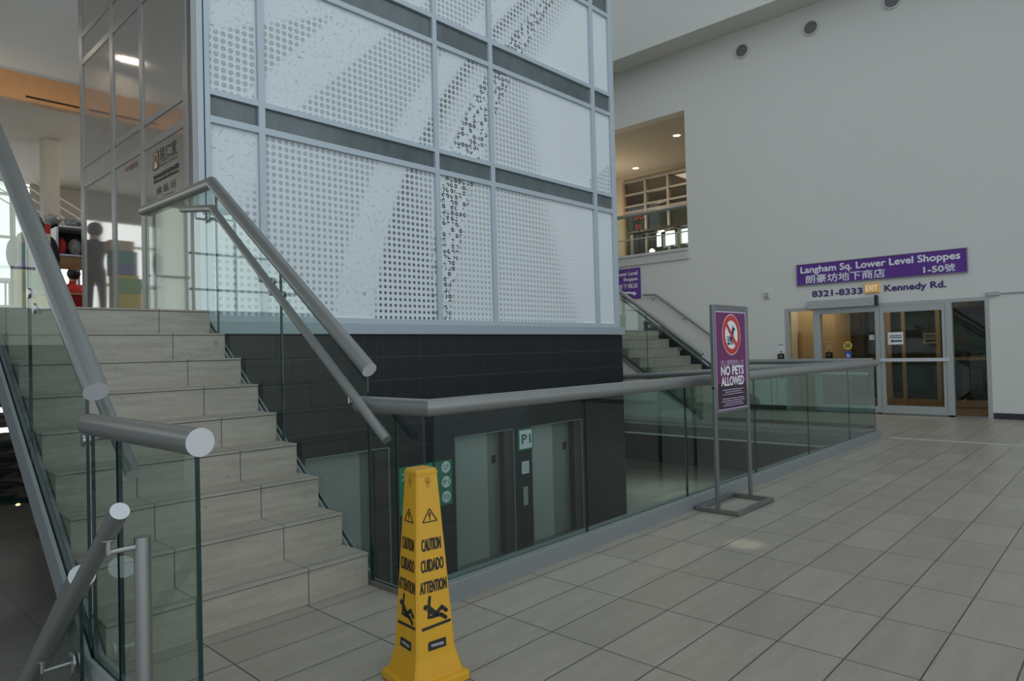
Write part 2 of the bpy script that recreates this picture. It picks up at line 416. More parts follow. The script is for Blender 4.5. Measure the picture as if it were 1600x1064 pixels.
ORG = {}
def build(name, mb, mats, parent=None, smooth=None, bevel=0.0, origin=None, kind=None, label=None):
    if not isinstance(mats, (list, tuple)): mats = [mats]
    me = bpy.data.meshes.new(name)
    if parent is not None: o0 = ORG[parent.name]
    elif origin is not None: o0 = Vector(origin)
    else:
        xs, ys, zs = zip(*mb.v); o0 = Vector(((min(xs)+max(xs))/2, (min(ys)+max(ys))/2, min(zs)))
    me.from_pydata([tuple(Vector(v)-o0) for v in mb.v], [], mb.f)
    for m in mats: me.materials.append(MT(m))
    for p, mi in zip(me.polygons, mb.m): p.material_index = mi
    bm = bmesh.new(); bm.from_mesh(me)
    bmesh.ops.remove_doubles(bm, verts=bm.verts, dist=1e-6)
    bmesh.ops.recalc_face_normals(bm, faces=bm.faces); bm.to_mesh(me); bm.free()
    ob = bpy.data.objects.new(name, me); COL.objects.link(ob)
    ORG[ob.name] = o0
    if parent is not None: ob.parent = parent
    else: ob.location = o0
    if smooth is not None: me.shade_smooth(); me.set_sharp_from_angle(angle=math.radians(smooth))
    if bevel:
        b = ob.modifiers.new('bevel', 'BEVEL'); b.width = bevel; b.segments = 2; b.limit_method = 'ANGLE'; b.angle_limit = math.radians(40)
    if kind: ob['kind'] = kind
    if label: ob['label'] = label
    return ob
def tag(o, label, cat, group=None):
    o['label'] = label; o['category'] = cat
    if group: o['group'] = group
    return o
def thing(name, label, cat, loc, group=None):
    o = bpy.data.objects.new(name, None); COL.objects.link(o); o.location = loc; o.empty_display_size = .1
    ORG[o.name] = Vector(loc); return tag(o, label, cat, group)
def struct(name, mb, mats, **k): return build(name, mb, mats, kind='structure', **k)

_txt = {}
def glyphs(s):
    if s not in _txt:
        cu = bpy.data.curves.new('lettering', 'FONT'); cu.body = s; cu.size = 1.0; cu.resolution_u = 3
        o = bpy.data.objects.new('lettering', cu); COL.objects.link(o); bpy.context.view_layer.update()
        ev = o.evaluated_get(bpy.context.evaluated_depsgraph_get()); me = ev.to_mesh()
        _txt[s] = ([v.co.copy() for v in me.vertices], [list(p.vertices) for p in me.polygons])
        ev.to_mesh_clear(); bpy.data.objects.remove(o); bpy.data.curves.remove(cu)
    return _txt[s]
def text(mb, s, p0, right, up, w, h, mi=0, depth=.002, bold=0.0):
    """letters in the box that starts at lower-left p0; fills w x h"""
    v, f = glyphs(s); right = Vector(right); up = Vector(up); nrm = right.cross(up)
    x0, x1 = min(q.x for q in v), max(q.x for q in v); y0, y1 = min(q.y for q in v), max(q.y for q in v)
    sx, sy = w/(x1-x0), h/(y1-y0); p0 = Vector(p0)
    offs = [(0, 0)] if not bold else [(-bold, 0), (bold, 0), (0, bold), (0, -bold)]
    for i, (dx, dy) in enumerate(offs):
        pts = [p0 + right*((q.x-x0)*sx+dx) + up*((q.y-y0)*sy+dy) + nrm*(depth+i*.00012) for q in v]
        mb.poly(pts, f, mi)
    return mb
def plate(mb, p0, right, up, w, h, d, mi=0):
    r, u = Vector(right), Vector(up); n = r.cross(u); p = Vector(p0)
    return mb.prism([p, p+r*w, p+r*w+u*h, p+u*h], n*d, mi)
def shape(mb, pts, p0, right, up, d0, d1, mi=0):
    r, u = Vector(right), Vector(up); n = r.cross(u); p = Vector(p0)+n*d0
    return mb.prism([p+r*a+u*b for a, b in pts], n*(d1-d0), mi)
def ring_pts(r, n=40, cx=0, cy=0): return [(cx+r*math.cos(2*math.pi*i/n), cy+r*math.sin(2*math.pi*i/n)) for i in range(n)]
def ring(mb, r0, r1, p0, right, up, d0, mi=0, n=40):
    r, u = Vector(right), Vector(up); nn = r.cross(u); p = Vector(p0)+nn*d0
    a = [p+r*x+u*y for x, y in ring_pts(r0, n)]; b = [p+r*x+u*y for x, y in ring_pts(r1, n)]
    return mb.poly(a+b, [(i, (i+1) % n, n+(i+1) % n, n+i) for i in range(n)], mi)
def word(parent, s, p0, right, up, w, h, mat, depth=.002, bold=0.0, name='lettering'):
    return build(name, text(MB(), s, p0, right, up, w, h, 0, depth, bold), mat, parent)
def scrawl(parent, p0, right, up, w, h, mat, depth=.002, name='small_print'):
    """a line of print too small to read: strokes of uneven length"""
    mb = MB(); p0, right, up = Vector(p0), Vector(right), Vector(up); x = 0.0; n = right.cross(up)
    while x < w:
        l = min(w-x, random.uniform(.8, 3.2)*h)
        plate(mb, p0+right*x+n*depth, right, up, l, h*random.uniform(.75, 1), .0006); x += l+h*.45
    return build(name, mb, mat, parent)
X, Y, Z = Vector((1,0,0)), Vector((0,1,0)), Vector((0,0,1))
NY = -Y   # reading direction on the right-hand wall

# ================================================================== SETTING
LOW = -1.65                      # lobby floor below
UP = 1.741                       # upper floor
f = MB()
f.box(-5, 14, -7, 2.3, -.2, 0); f.box(.74, 14, 2.3, 2.9, -.2, 0); f.box(.86, 2.36, 2.9, 3.375, -.2, 0); f.box(10.56, 14, 2.9, 12.5, -.2, 0)
struct('floor', f, 'tile_floor')
f = MB(); f.box(-5, 18, 2.0, 18, LOW-.15, LOW); struct('floor_lower', f, 'tile_floor_lower')
f = MB(); f.box(-4, 2.36, 5.745, 7.0, UP-.26, UP); f.box(-4, 2.785, 7.0, 11.0, UP-.26, UP); f.box(-4, 10.3, 11.0, 20, UP-.26, UP)
struct('floor_upper', f, 'tile_floor')
# right-hand wall with the entrance and the gallery opening
w = MB()
w.box(14, 14.3, -7, 1.95, 0, 11); w.box(14, 14.3, 1.95, 5.41, 2.08, 11); w.box(14, 14.3, 5.41, 7.56, 0, 11)
w.box(14, 14.3, 7.56, 10.6, 0, 3.55); w.box(14, 14.3, 7.56, 10.6, 6.76, 11); w.box(14, 14.3, 10.6, 13, 0, 11)
struct('wall_right', w, 'white_wall')
w = MB(); w.box(13.3, 14, -7, 13, 8.12, 11); struct('ceiling_soffit', w, 'white_wall')
w = MB(); w.box(13.96, 14.0, 7.53, 10.6, 3.36, 3.56); w.box(13.93, 14.32, 7.56, 10.6, 3.555, 3.61); struct('trim_1', w, 'white_trim')
w = MB(); w.box(13.985, 14, -7, 1.94, 0, .10); w.box(13.985, 14, 5.44, 6.05, 0, .10); struct('baseboard_right', w, 'baseboard_dark')
w = MB(); w.box(15.6, 15.8, 2.0, 12.5, LOW, -.2); struct('wall_lower_right', w, 'charcoal')
w = MB(); w.box(-5, 16, 17.8, 18, LOW, UP-.26); struct('wall_lower_back', w, 'dim_shop')
w = MB(); w.box(2.3, 10.6, 2.66, 2.76, LOW, -.2); struct('wall_lower_front', w, 'charcoal')
w = MB(); w.box(10.3, 14, 12.5, 12.7, -.2, 8.12); struct('wall_far', w, 'white_wall')
# upper floor at the far left
w = MB(); w.box(10.60, 10.64, -1.5, 2.70, 0, .003); struct('trim_3', w, 'white_trim')
w = MB(); w.box(3.92, 10, 19.2, 19.4, 3.8, 7.5); w.box(-7, 10, 19.2, 19.4, UP, 2.3); w.box(1.5, 3.92, 19.2, 19.4, 6.35, 7.5); w.box(-1.2, 1.4, 19.2, 19.4, 4.9, 7.5); w.box(1.4, 1.5, 19.2, 19.4, 2.3, 7.5); w.box(-2.9, -1.2, 19.2, 19.4, 5.5, 7.5); w.box(-7, -2.9, 19.2, 19.4, 5.5, 7.5); struct('wall_upper_back', w, 'beige_wall')
w = MB(); w.box(-4, 10, 13.0, 19.4, 5.60, 5.75); w.box(-4, 10, 13.0, 13.15, 5.98, 9.5); w.box(-6, 2.70, 4.5, 13.0, 9.2, 9.4); struct('ceiling_upper', w, 'ceiling_paint')
w = MB(); w.box(-4, 10, 12.93, 13.12, 5.54, 5.98)
w.box(1.0, 2.1, 12.915, 12.94, 5.60, 5.625, 1); w.box(2.6, 3.5, 12.915, 12.94, 5.60, 5.625, 1); struct('trim_2', w, ['wood_orange', 'dark_slot'])
def window(name, x0, x1, z0, z1, xs, zs, mat='daylight_pane'):
    w = MB(); w.box(x0, x1, 19.28, 19.30, z0, z1, 0)
    for a in xs: w.box(a-.03, a+.03, 19.2, 19.29, z0, z1, 1)
    for a in zs: w.box(x0, x1, 19.2, 19.29, a-.03, a+.03, 1)
    struct(name, w, [mat, 'mullion_grey'])
window('window_1', 1.5, 3.92, 2.3, 6.35, (1.6, 2.7, 3.6), (3.3, 4.3, 5.3))
window('window_3', -1.2, 1.4, 2.3, 4.9, (-1.1, .2, 1.3), (3.3, 4.3))
window('window_4', -7, -2.9, 2.3, 5.5, (-5.6, -4.2, -3.0), (3.3, 4.3))
window('reflection_panel', -2.9, -1.2, 2.3, 5.5, (-2.8, -2.0, -1.25), (3.6,), 'dim_glow_pane')  # unseen dim panel, added for the glow mirrored in the landing glass
window('window_2', 3.92, 10, 2.35, 3.8, (3.95, 4.2, 4.9, 5.6), (3.74,))

# ================================================================== LIFT TOWER
TX0, TX1, TY0, TY1 = 2.79, 10.29, 7.0, 11.0
def tower_base():
    w = MB()
    TOP = .19
    for a, b in ((TX0, 3.98), (5.16, 6.25), (7.46, 7.84), (9.14, TX1+.12)): w.box(a, b, TY0, TY0+.35, LOW, TOP)
    w.box(TX0, TX1+.12, TY0, TY0+.35, TOP, 1.60); w.box(TX0, TX1+.12, TY0+.35, TY1, LOW, 1.60)
    struct('wall_tower', w, 'tile_dark')
tower_base()
t = thing('curtain_wall', 'tall aluminium curtain wall of dotted white panels on the dark tiled lift tower', 'curtain wall', (6.5, 7.0, 1.6))
b = MB(); b.box(TX0, TX1+.14, TY0-.055, TY0+.3, 1.605, 1.74); build('sill', b, 'sill_metal', t, bevel=.006)
MX = [(2.79, 2.975), (3.498, 3.572), (5.996, 6.068), (7.071, 7.150), (9.60, 9.70), (10.165, 10.29)]
TZ = [(1.74, 1.80), (3.79, 3.86), (4.08, 4.14), (5.555, 5.62), (5.91, 5.975), (7.35, 7.42), (7.70, 7.77), (9.2, 9.3)]
for a, c in MX:
    b = MB(); b.box(a if a > 2.8 else 2.842, c, TY0-.045, TY0+.10, 1.74, 9.3); build('mullion', b, 'mullion_white', t, bevel=.004)
for i in range(5):
    xa, xb = MX[i][1], MX[i+1][0]
    for z0, z1 in TZ:
        b = MB(); b.box(xa, xb, TY0-.04, TY0+.08, z0, z1); build('transom', b, 'mullion_white', t)
    for k in range(7):
        z0, z1 = TZ[k][1], TZ[k+1][0]
        b = MB(); b.box(xa, xb, TY0, TY0+.025, z0, z1)
        if k % 2 == 0: build('printed_panel', b, 'frit_panel', t, label='white glass panel printed with rings and crackle')
        else: build('spandrel', b, 'spandrel', t, label='dark blue-grey glass strip')
b = MB(); b.box(TX0+.20, TX1-.02, TY0+.11, TY0+.2, 1.75, 9.3); build('backing', b, 'charcoal', t)

t = thing('shopfront', 'smoked glass shopfront in grey frames on the left face of the lift tower', 'shopfront', (2.79, 8.9, UP))
GY = [(7.05, 7.15), (8.29, 8.40), (9.31, 9.43), (10.58, 10.73)]
GZ = [(UP, UP+.03), (3.74, 3.82), (4.02, 4.09), (5.44, 5.52), (5.82, 5.90), (9.2, 9.3)]
for a, c in GY:
    b = MB(); b.box(TX0-.015, TX0+.08, a, c, UP, 9.3); build('mullion', b, 'mullion_grey', t, bevel=.004)
b = MB(); b.box(TX0, TX0+.05, 6.955, 7.05, 1.745, 9.3); build('corner_post', b, 'steel_dark', t)
for i in range(3):
    ya, yb = GY[i][1], GY[i+1][0]
    for z0, z1 in GZ:
        b = MB(); b.box(TX0-.012, TX0+.06, ya, yb, z0, z1); build('transom', b, 'mullion_grey', t)
    for k in range(5):
        b = MB(); b.box(TX0, TX0+.02, ya, yb, GZ[k][1], GZ[k+1][0]); build('pane' if k % 2 == 0 else 'spandrel', b, 'smoked_glass', t)
b = MB(); b.box(TX0+.085, TX0+.15, 7.30, 11.0, UP, 9.3); build('backing', b, 'charcoal', t)
b = MB(); b.box(2.905, 2.918, TY0-.0465, TY0-.044, 1.745, 9.3); build('joint', b, 'charcoal', t)
L = MB()
px = TX0-.003
plate(L, (px, 8.03, 3.46), NY, Z, .16, .20, .002, 1)
ring(L, .045, .058, (px, 7.95, 3.585), NY, Z, .004, 2); plate(L, (px, 7.99, 3.475), NY, Z, .08, .05, .004, 2)
word(t, '銘仁堂', (px, 7.83, 3.53), NY, Z, .46, .145, 'black_print', .002, 0)
plate(L, (px, 7.83, 3.515), NY, Z, .50, .004, .002)
word(t, 'Health Centre', (px, 7.85, 3.465), NY, Z, .5, .035, 'black_print', .002, 0)
scrawl(t, (px, 8.02, 3.36), NY, Z, .72, .052, 'black_print')
scrawl(t, (px, 8.02, 3.315), NY, Z, .70, .03, 'black_print')
word(t, '楊 銘 衍', (px, 7.95, 3.17), NY, Z, .55, .085, 'black_print', .002, 0)
scrawl(t, (px, 7.75, 3.10), NY, Z, .30, .04, 'black_print')
word(t, '中醫館', (px, 8.95, 3.62), NY, Z, .42, .07, 'brown_print', .002, 0)

build('seal', L, ['black_print', 'brown_print', 'paper_tan', 'brown_print'], t, label='red-brown seal beside the Chinese lettering')

# ---------------------------------------------------------------- lifts in the sunken lobby
def lift(x0, x1, door_split, label):
    t = thing('elevator_door', label, 'elevator door', ((x0+x1)/2, 7.0, LOW), 'elevator doors in the sunken lobby')
    b = MB(); b.box(x0, door_split, 7.10, 7.16, LOW+.012, .19); build('door_leaf', b, 'elevator_steel', t, bevel=.003)
    b = MB(); b.box(door_split+.004, x1-.20, 7.13, 7.19, LOW+.012, .19); build('door_leaf', b, 'elevator_steel_dark', t, bevel=.003)
    b = MB(); b.box(x1-.20, x1, 7.02, 7.2, LOW+.012, .19); build('jamb', b, 'jamb_brown', t)
    b = MB(); b.box(x0, x0+.012, 6.992, 7.095, LOW+.012, .188); b.box(x0, x1, 6.992, 7.095, .176, .188); b.box(x1-.012, x1, 6.992, 7.02, LOW+.012, .188); build('frame', b, 'kerb_metal', t)
    b = MB(); b.box(x0, x1, 7.0, 7.3, LOW+.001, LOW+.011); build('sill', b, 'steel_dark', t)
    if x0 > 5:
        b = MB(); b.box(x1-.36, x1-.28, 7.122, 7.1295, -.30, -.18); build('floor_plate', b, 'black', t)
lift(3.985, 5.155, 4.78, 'elevator door seen through the stair glass, leftmost of three, left of the green directory')
lift(6.255, 7.455, 6.98, 'elevator door between the green floor directory and the P1 plate')
lift(7.845, 9.135, 8.47, 'elevator door just right of the white P1 plate')
t = thing('floor_directory', 'green lift directory with G/F, P1 and P2 discs behind the yellow cone', 'sign', (5.72, 6.97, -.70))
b = MB(); b.box(5.27, 6.18, 6.975, 6.997, -.70, -.10); build('board', b, 'green_sign', t, bevel=.002)
L = MB()
for s, z in (('G/F', -.19), ('P1', -.39), ('P2', -.59)):
    build('disc', shape(MB(), ring_pts(.078), (6.065, 6.973, z), X, Z, .001, .003, 0), 'sign_white', t)
    word(t, s, (6.065-.05, 6.973, z-.032), X, Z, .10, .064, 'green_print', .005, 0)
word(t, '大堂', (5.32, 6.973, -.27), X, Z, .26, .13, 'sign_white', .002, 0)
t = thing('level_sign', 'white P1 level plate with a green border between two elevators', 'sign', (7.69, 6.97, -.16))
b = MB(); b.box(7.53, 7.86, 6.98, 6.998, -.16, .17); build('border', b, 'green_sign', t)
L = MB(); plate(L, (7.555, 6.978, -.135), X, Z, .28, .28, .001, 0); text(L, 'P1', (7.60, 6.976, -.06), X, Z, .20, .14, 1, .003, bold=.004); build('face', L, ['sign_white', 'green_print'], t)
b = MB(); b.box(7.61, 7.77, 6.99, 6.998, -.52, -.335)
for i in range(5): b.box(7.63, 7.75-.02*(i % 2), 6.988, 6.991, -.375-.028*i, -.368-.028*i, 1)
tag(build('notice', b, ['paper', 'grey_print']), 'small white paper notice under the P1 plate', 'notice')
t = thing('call_panel', 'steel elevator call panel with buttons under the paper notice', 'call panel', (7.675, 6.99, -1.0))
b = MB(); b.box(7.625, 7.725, 6.985, 6.998, -1.0, -.72); build('plate', b, 'elevator_steel', t, bevel=.002)
for z in (-.80, -.88): build('button', MB().lathe((7.675, 6.985, z), (0,-1,0), [(0,.018),(.008,.016)]), 'aluminium', t, smooth=40)

# ================================================================== NEAR STAIRCASE
RISE, RUN = .1934, .265
def staircase(x0, x1, y0, mat, n, label, zt=0.0):
    t = thing('staircase', label, 'staircase', ((x0+x1)/2, y0, zt))
    for k in range(1, n+1):
        y = y0+RUN*(k-1); z = zt+RISE*k; zb = z-RISE
        lo = max(zt+.001, zb-.13); lo2 = max(zt+.001, zb+.06)
        b = MB().prism([(x0, y, lo), (x0, y, z-.012), (x0, y-.007, z-.012), (x0, y-.007, z), (x0, y+RUN-.001, z), (x0, y+RUN-.001, lo2)], (x1-x0, 0, 0))
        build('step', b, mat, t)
    return t
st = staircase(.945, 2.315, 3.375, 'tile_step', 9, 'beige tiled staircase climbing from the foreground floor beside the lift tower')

RAIL_R = .046
PITCH = RISE/RUN
def pane(parent, pts, normal, th=.014, mat='rail_glass'):
    return build('glass_pane', MB().prism(pts, Vector(normal)*th, 0, 1), [mat, 'glass_edge'], parent)
def rail(parent, pts, r=RAIL_R, name='top_rail', mat='rail_paint', cap='cap_paint'):
    return build(name, MB().tube(pts, r, 28, 0, 1), [mat, cap], parent, smooth=35)
def bracket(parent, glass_pt, rail_pt, r=.03, disc=True, back=None):
    """glass clamp disc, arm and saddle that hold a handrail"""
    g, p = Vector(glass_pt), Vector(rail_pt); b = MB(); d = Vector((p.x-g.x, p.y-g.y, 0)); L_ = d.length; d.normalize()
    if disc: b.lathe(g, d, [(0, r), (.008, r), (.012, r*.8)], 18)
    e = Vector((p.x, p.y, g.z))
    b.tube([g, e], [.010, .008], 10); b.tube([e+Vector((0,0,-.006)), Vector((p.x, p.y, p.z-.02))], .008, 10)
    b.lathe((p.x, p.y, p.z-.030), (0,0,1), [(0, .010), (.004, .022), (.008, .022)], 12)
    if disc: b.lathe(g-d*.014, -d, [(0, r), (.010, r*.9)], 18)
    return build('bracket', b, 'steel', parent, smooth=35)

# right-hand balustrade of the near stair
bal = thing('glass_balustrade', 'glass balustrade with round rails on the right side of the near staircase', 'balustrade', (2.34, 3.37, 0))
railz = lambda y: 1.25+(y-3.31)*.7185
gx = 2.335
seg = [(3.375, 4.382), (4.392, 5.395)]
for a, c in seg:
    lo = lambda y: max(0.02, PITCH*(y-3.375)+.02-.22)
    pane(bal, [(gx, a, lo(a)), (gx, c, lo(c)), (gx, c, railz(c)-.03), (gx, a, railz(a)-.03)], (1,0,0))
pane(bal, [(gx, 5.405, 1.46), (gx, 6.90, 1.52), (gx, 6.90, 2.75), (gx, 5.405, 2.74)], (1,0,0))
rail(bal, [(2.31, 3.31, 1.262), (2.31, 5.40, 2.755), (2.31, 6.93, 2.775)])
hr = rail(bal, [(2.24, 3.06, .882), (2.24, 5.24, 2.515), (2.24, 5.82, 2.60)], .028, 'handrail', cap='rail_paint')
for y in (3.42, 4.36, 4.50, 5.30, 5.56):
    z = .882+(min(y, 5.24)-3.06)*.749+max(0, y-5.24)*.146
    bracket(hr, (gx-.002, y, z-.075), (2.24, y, z))
b = MB().prism([(2.318, 3.42, .0), (2.318, 5.60, 1.59), (2.318, 5.60, 1.665), (2.318, 3.42, .065)], (.014, 0, 0)); build('base_channel', b, 'kerb_metal', bal)
b = MB().prism([(2.352, 3.42, -.08), (2.352, 5.60, 1.50), (2.352, 5.60, 1.665), (2.352, 3.42, .065)], (.014, 0, 0)); build('base_channel', b, 'kerb_metal', bal)

# left-hand balustrade of the near stair
bal = thing('glass_balustrade', 'glass balustrade with thick rail on the left side of the near staircase', 'balustrade', (.90, 3.42, 0))
gx = .905
lz = lambda y: 1.222+(y-3.30)*.80
for a, c in ((3.42, 4.435), (4.445, 5.42), (5.43, 6.4)):
    lo = lambda y: PITCH*(y-3.375)-.10
    pane(bal, [(gx, a, max(.02, lo(a))), (gx, c, lo(c)), (gx, c, lz(c)-.03), (gx, a, lz(a)-.03)], (-1,0,0))
rail(bal, [(.90, 3.30, 1.222), (.90, 6.2, 3.54)], .050)
hr = rail(bal, [(1.0, 3.17, .865), (1.0, 6.2, 3.16)], .030, 'handrail')
for y in (3.46, 4.30, 4.42):
    z = .865+(y-3.17)*.757; bracket(hr, (gx+.002, y, z-.08), (1.0, y, z))
for x in (.868, .918):
    b = MB().prism([(x, 3.30, -.16), (x, 6.0, 1.81), (x, 6.0, 1.99), (x, 3.30, .02)], (.018, 0, 0)); build('base_channel', b, 'kerb_metal', bal)

# short guard in the foreground
bal = thing('glass_balustrade', 'short level glass guard with white-capped rail in the left foreground', 'balustrade', (.90, 2.26, 0))
rail(bal, [(.912, 2.255, 1.08), (.890, 3.37, 1.08)], .047)
pane(bal, [(.897, 2.265, .04), (.897, 3.02, .04), (.897, 3.02, 1.05), (.897, 2.265, 1.05)], (.016,0,0), 1)
pane(bal, [(.893, 3.03, .04), (.893, 3.36, .04), (.893, 3.36, 1.05), (.893, 3.03, 1.05)], (.016,0,0), 1)
b = MB().box(.87, .888, 2.26, 3.37, .0, .07); b.box(.918, .936, 2.26, 3.37, 0, .07); build('base_channel', b, 'aluminium', bal)
# guard of the flight that goes down
bal = thing('glass_balustrade', 'descending glass guard with white rail cap behind the lower-left handrail', 'balustrade', (.82, 3.2, -1.0))
dz = lambda y: .47-.77*(y-3.23)
rail(bal, [(.82, 3.23, .47), (.82, 5.4, dz(5.4))], .050)
pane(bal, [(.813, 3.25, -.62), (.813, 5.35, dz(5.35)-1.0), (.813, 5.35, dz(5.35)-.03), (.813, 3.25, .44)], (1,0,0))
b = MB().prism([(.80, 3.2, -.68), (.80, 5.5, -.68-.77*2.3), (.80, 5.5, -.55-.77*2.3), (.80, 3.2, -.55)], (.05, 0, 0)); build('base_channel', b, 'aluminium', bal)
hr = thing('handrail', 'round grey handrail sloping down to the lower left on a steel post', 'handrail', (.70, 2.35, 0))
ORG[hr.name] = Vector((.70, 2.35, 0))
rail(hr, [(.70, 2.345, .885), (.70, 5.0, .885-.735*2.655)], .0285, 'rail')
b = MB().lathe((.80, 2.46, 0), (0,0,1), [(0, .0255), (.765, .0255)], 24); b.lathe((.80, 2.46, 0), (0,0,1), [(0, .05), (.008, .05)], 24); build('post', b, 'steel', hr, smooth=35)
bracket(hr, (.78, 2.46, .735), (.70, 2.46, .80), disc=False)
y = 3.33; z = .885-.735*(y-2.345); bracket(hr, (.808, y, z-.07), (.70, y, z), .045)

# ================================================================== PIT GUARD
bal = thing('glass_balustrade', 'long glass balustrade with round rail and silver kerb around the sunken lobby', 'balustrade', (6.4, 2.85, 0))
jx = [2.388, 3.748, 5.142, 6.504, 7.935, 9.38, 10.52]
for a, c in zip(jx[:-1], jx[1:]):
    pane(bal, [(a+.005, 2.843, .06), (c-.005, 2.843, .06), (c-.005, 2.843, 1.03), (a+.005, 2.843, 1.03)], (0,1,0), mat='rail_glass_dark')
pane(bal, [(2.335, 2.865, .02), (2.335, 3.10, .02), (2.335, 3.10, 1.03), (2.335, 2.865, 1.03)], (1,0,0))
pane(bal, [(2.335, 3.11, .02), (2.335, 3.36, .02), (2.335, 3.36, 1.03), (2.335, 3.11, 1.03)], (1,0,0))
rail(bal, [(2.315, 3.43, 1.06), (2.365, 2.85, 1.055), (6.5, 2.85, 1.055), (10.66, 2.85, 1.05)], .048, cap='rail_paint')
b = MB().box(2.42, 10.56, 2.78, 2.838, -.02, .105); b.box(2.42, 10.56, 2.862, 2.915, -.2, .10); build('kerb', b, 'kerb_metal', bal, bevel=.004)
b = MB().box(2.325, 2.334, 2.84, 3.375, -.02, .03); b.box(2.352, 2.365, 2.84, 3.375, -.2, .03); build('base_channel', b, 'steel_dark', bal)
# far side of the pit
bal = thing('glass_balustrade', 'sloping dark rail on glass beyond the pit, ending at the lift tower corner', 'balustrade', (10.6, 5.0, 0))
rail(bal, [(10.60, 2.95, 1.055), (10.58, 7.2, .82)], .048, mat='rail_paint', cap='rail_paint')
for a, c in ((2.98, 4.35), (4.36, 5.73), (5.74, 7.1)):
    pane(bal, [(10.60, a, .02), (10.60, c, .02), (10.60, c, 1.03-.0553*(c-2.95)), (10.60, a, 1.03-.0553*(a-2.95))], (1,0,0))
b = MB().box(10.54, 10.556, 2.92, 7.15, -.17, -.02); build('slab_edge', b, 'steel_dark', bal); b = MB().box(10.535, 10.558, 2.92, 7.15, -.20, -.175); build('edge_lip', b, 'white_trim', bal)
b = MB().box(10.58, 10.597, 2.96, 7.15, 0, .05); b.box(10.603, 10.62, 2.96, 7.15, 0, .05); build('base_channel', b, 'kerb_metal', bal)
bal = thing('glass_balustrade', 'level glass balustrade between the pit and the glazed entrance', 'balustrade', (11.6, 4.5, 0))
rail(bal, [(11.6, 3.15, 1.06), (11.6, 5.85, 1.06)], .045, cap='rail_paint')
for a, c in ((3.17, 4.66), (4.67, 5.83)):
    pane(bal, [(11.59, a, .02), (11.59, c, .02), (11.59, c, 1.03), (11.59, a, 1.03)], (1,0,0))
hr = rail(bal, [(11.50, 3.2, .86), (11.50, 5.8, .86)], .024, 'handrail', 'aluminium', 'aluminium')
for y in (3.5, 4.56, 4.78): bracket(hr, (11.588, y, .79), (11.50, y, .86))
b = MB().box(11.56, 11.588, 3.16, 5.85, 0, .06); b.box(11.606, 11.63, 3.16, 5.85, 0, .06); build('base_channel', b, 'charcoal', bal)

# ================================================================== FAR STAIRCASE
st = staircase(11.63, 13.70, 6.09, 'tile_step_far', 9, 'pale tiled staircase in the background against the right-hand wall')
b = MB().prism([(11.60, 6.14, 0.001), (11.60, 8.6, 0.001), (11.60, 8.6, 1.66), (11.60, 8.40, 1.60)], (.029, 0, 0)); build('side_wall', b, 'white_wall', st)
b = MB().prism([(13.705, 6.0, 0.001), (13.705, 8.6, 0.001), (13.705, 8.6, 1.98), (13.705, 8.30, 1.84), (13.705, 6.0, .20)], (.29, 0, 0)); build('skirting', b, 'tile_dark', st)
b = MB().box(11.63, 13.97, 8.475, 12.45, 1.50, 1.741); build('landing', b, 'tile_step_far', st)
b = MB().box(11.60, 11.629, 8.475, 12.45, 1.46, 1.75); build('landing_fascia', b, 'white_trim', st)
bal = thing('glass_balustrade', 'sloping glass balustrade on the pit side of the far staircase', 'balustrade', (11.56, 6.0, 0))
fz = lambda y: 1.20+(y-6.03)*.737
for a, c in ((6.05, 7.20), (7.21, 8.38)):
    lo = lambda y: max(.02, PITCH*(y-6.09)-.12)
    pane(bal, [(11.575, a, lo(a)), (11.575, c, lo(c)), (11.575, c, fz(c)-.03), (11.575, a, fz(a)-.03)], (1,0,0))
rail(bal, [(11.58, 6.03, 1.20), (11.58, 8.40, 1.20+2.37*.737), (11.58, 9.4, 2.96)], .042, cap='rail_paint')
hr = rail(bal, [(11.68, 5.95, .98), (11.68, 8.40, .98+2.45*.737)], .026, 'handrail', cap='rail_paint')
for y in (6.5, 7.14, 7.28, 8.0): bracket(hr, (11.59, y, .98+(y-5.95)*.737-.08), (11.68, y, .98+(y-5.95)*.737))
b = MB().prism([(11.555, 6.05, -.0), (11.555, 8.5, 1.70), (11.555, 8.5, 1.77), (11.555, 6.05, .06)], (.018, 0, 0)); build('base_channel', b, 'steel_dark', bal)
t = thing('wall_handrail', 'thin steel handrail fixed to the white wall beside the far staircase', 'handrail', (13.9, 7.9, 1.5))
hr = rail(t, [(13.92, 6.6, 1.28), (13.92, 8.40, 2.60), (13.92, 8.72, 2.62)], .024, 'rail', 'steel_dark', 'steel_dark')
for y in (7.0, 7.72, 8.5):
    z = 1.28+(min(y, 8.4)-6.6)*.7333
    b = MB().lathe((13.998, y, z-.09), (-1,0,0), [(0,.035),(.01,.033),(.014,.012)], 16); b.tube([(13.99, y, z-.09), (13.92, y, z-.09), (13.92, y, z-.01)], .008, 8); build('bracket', b, 'steel', t, smooth=40)

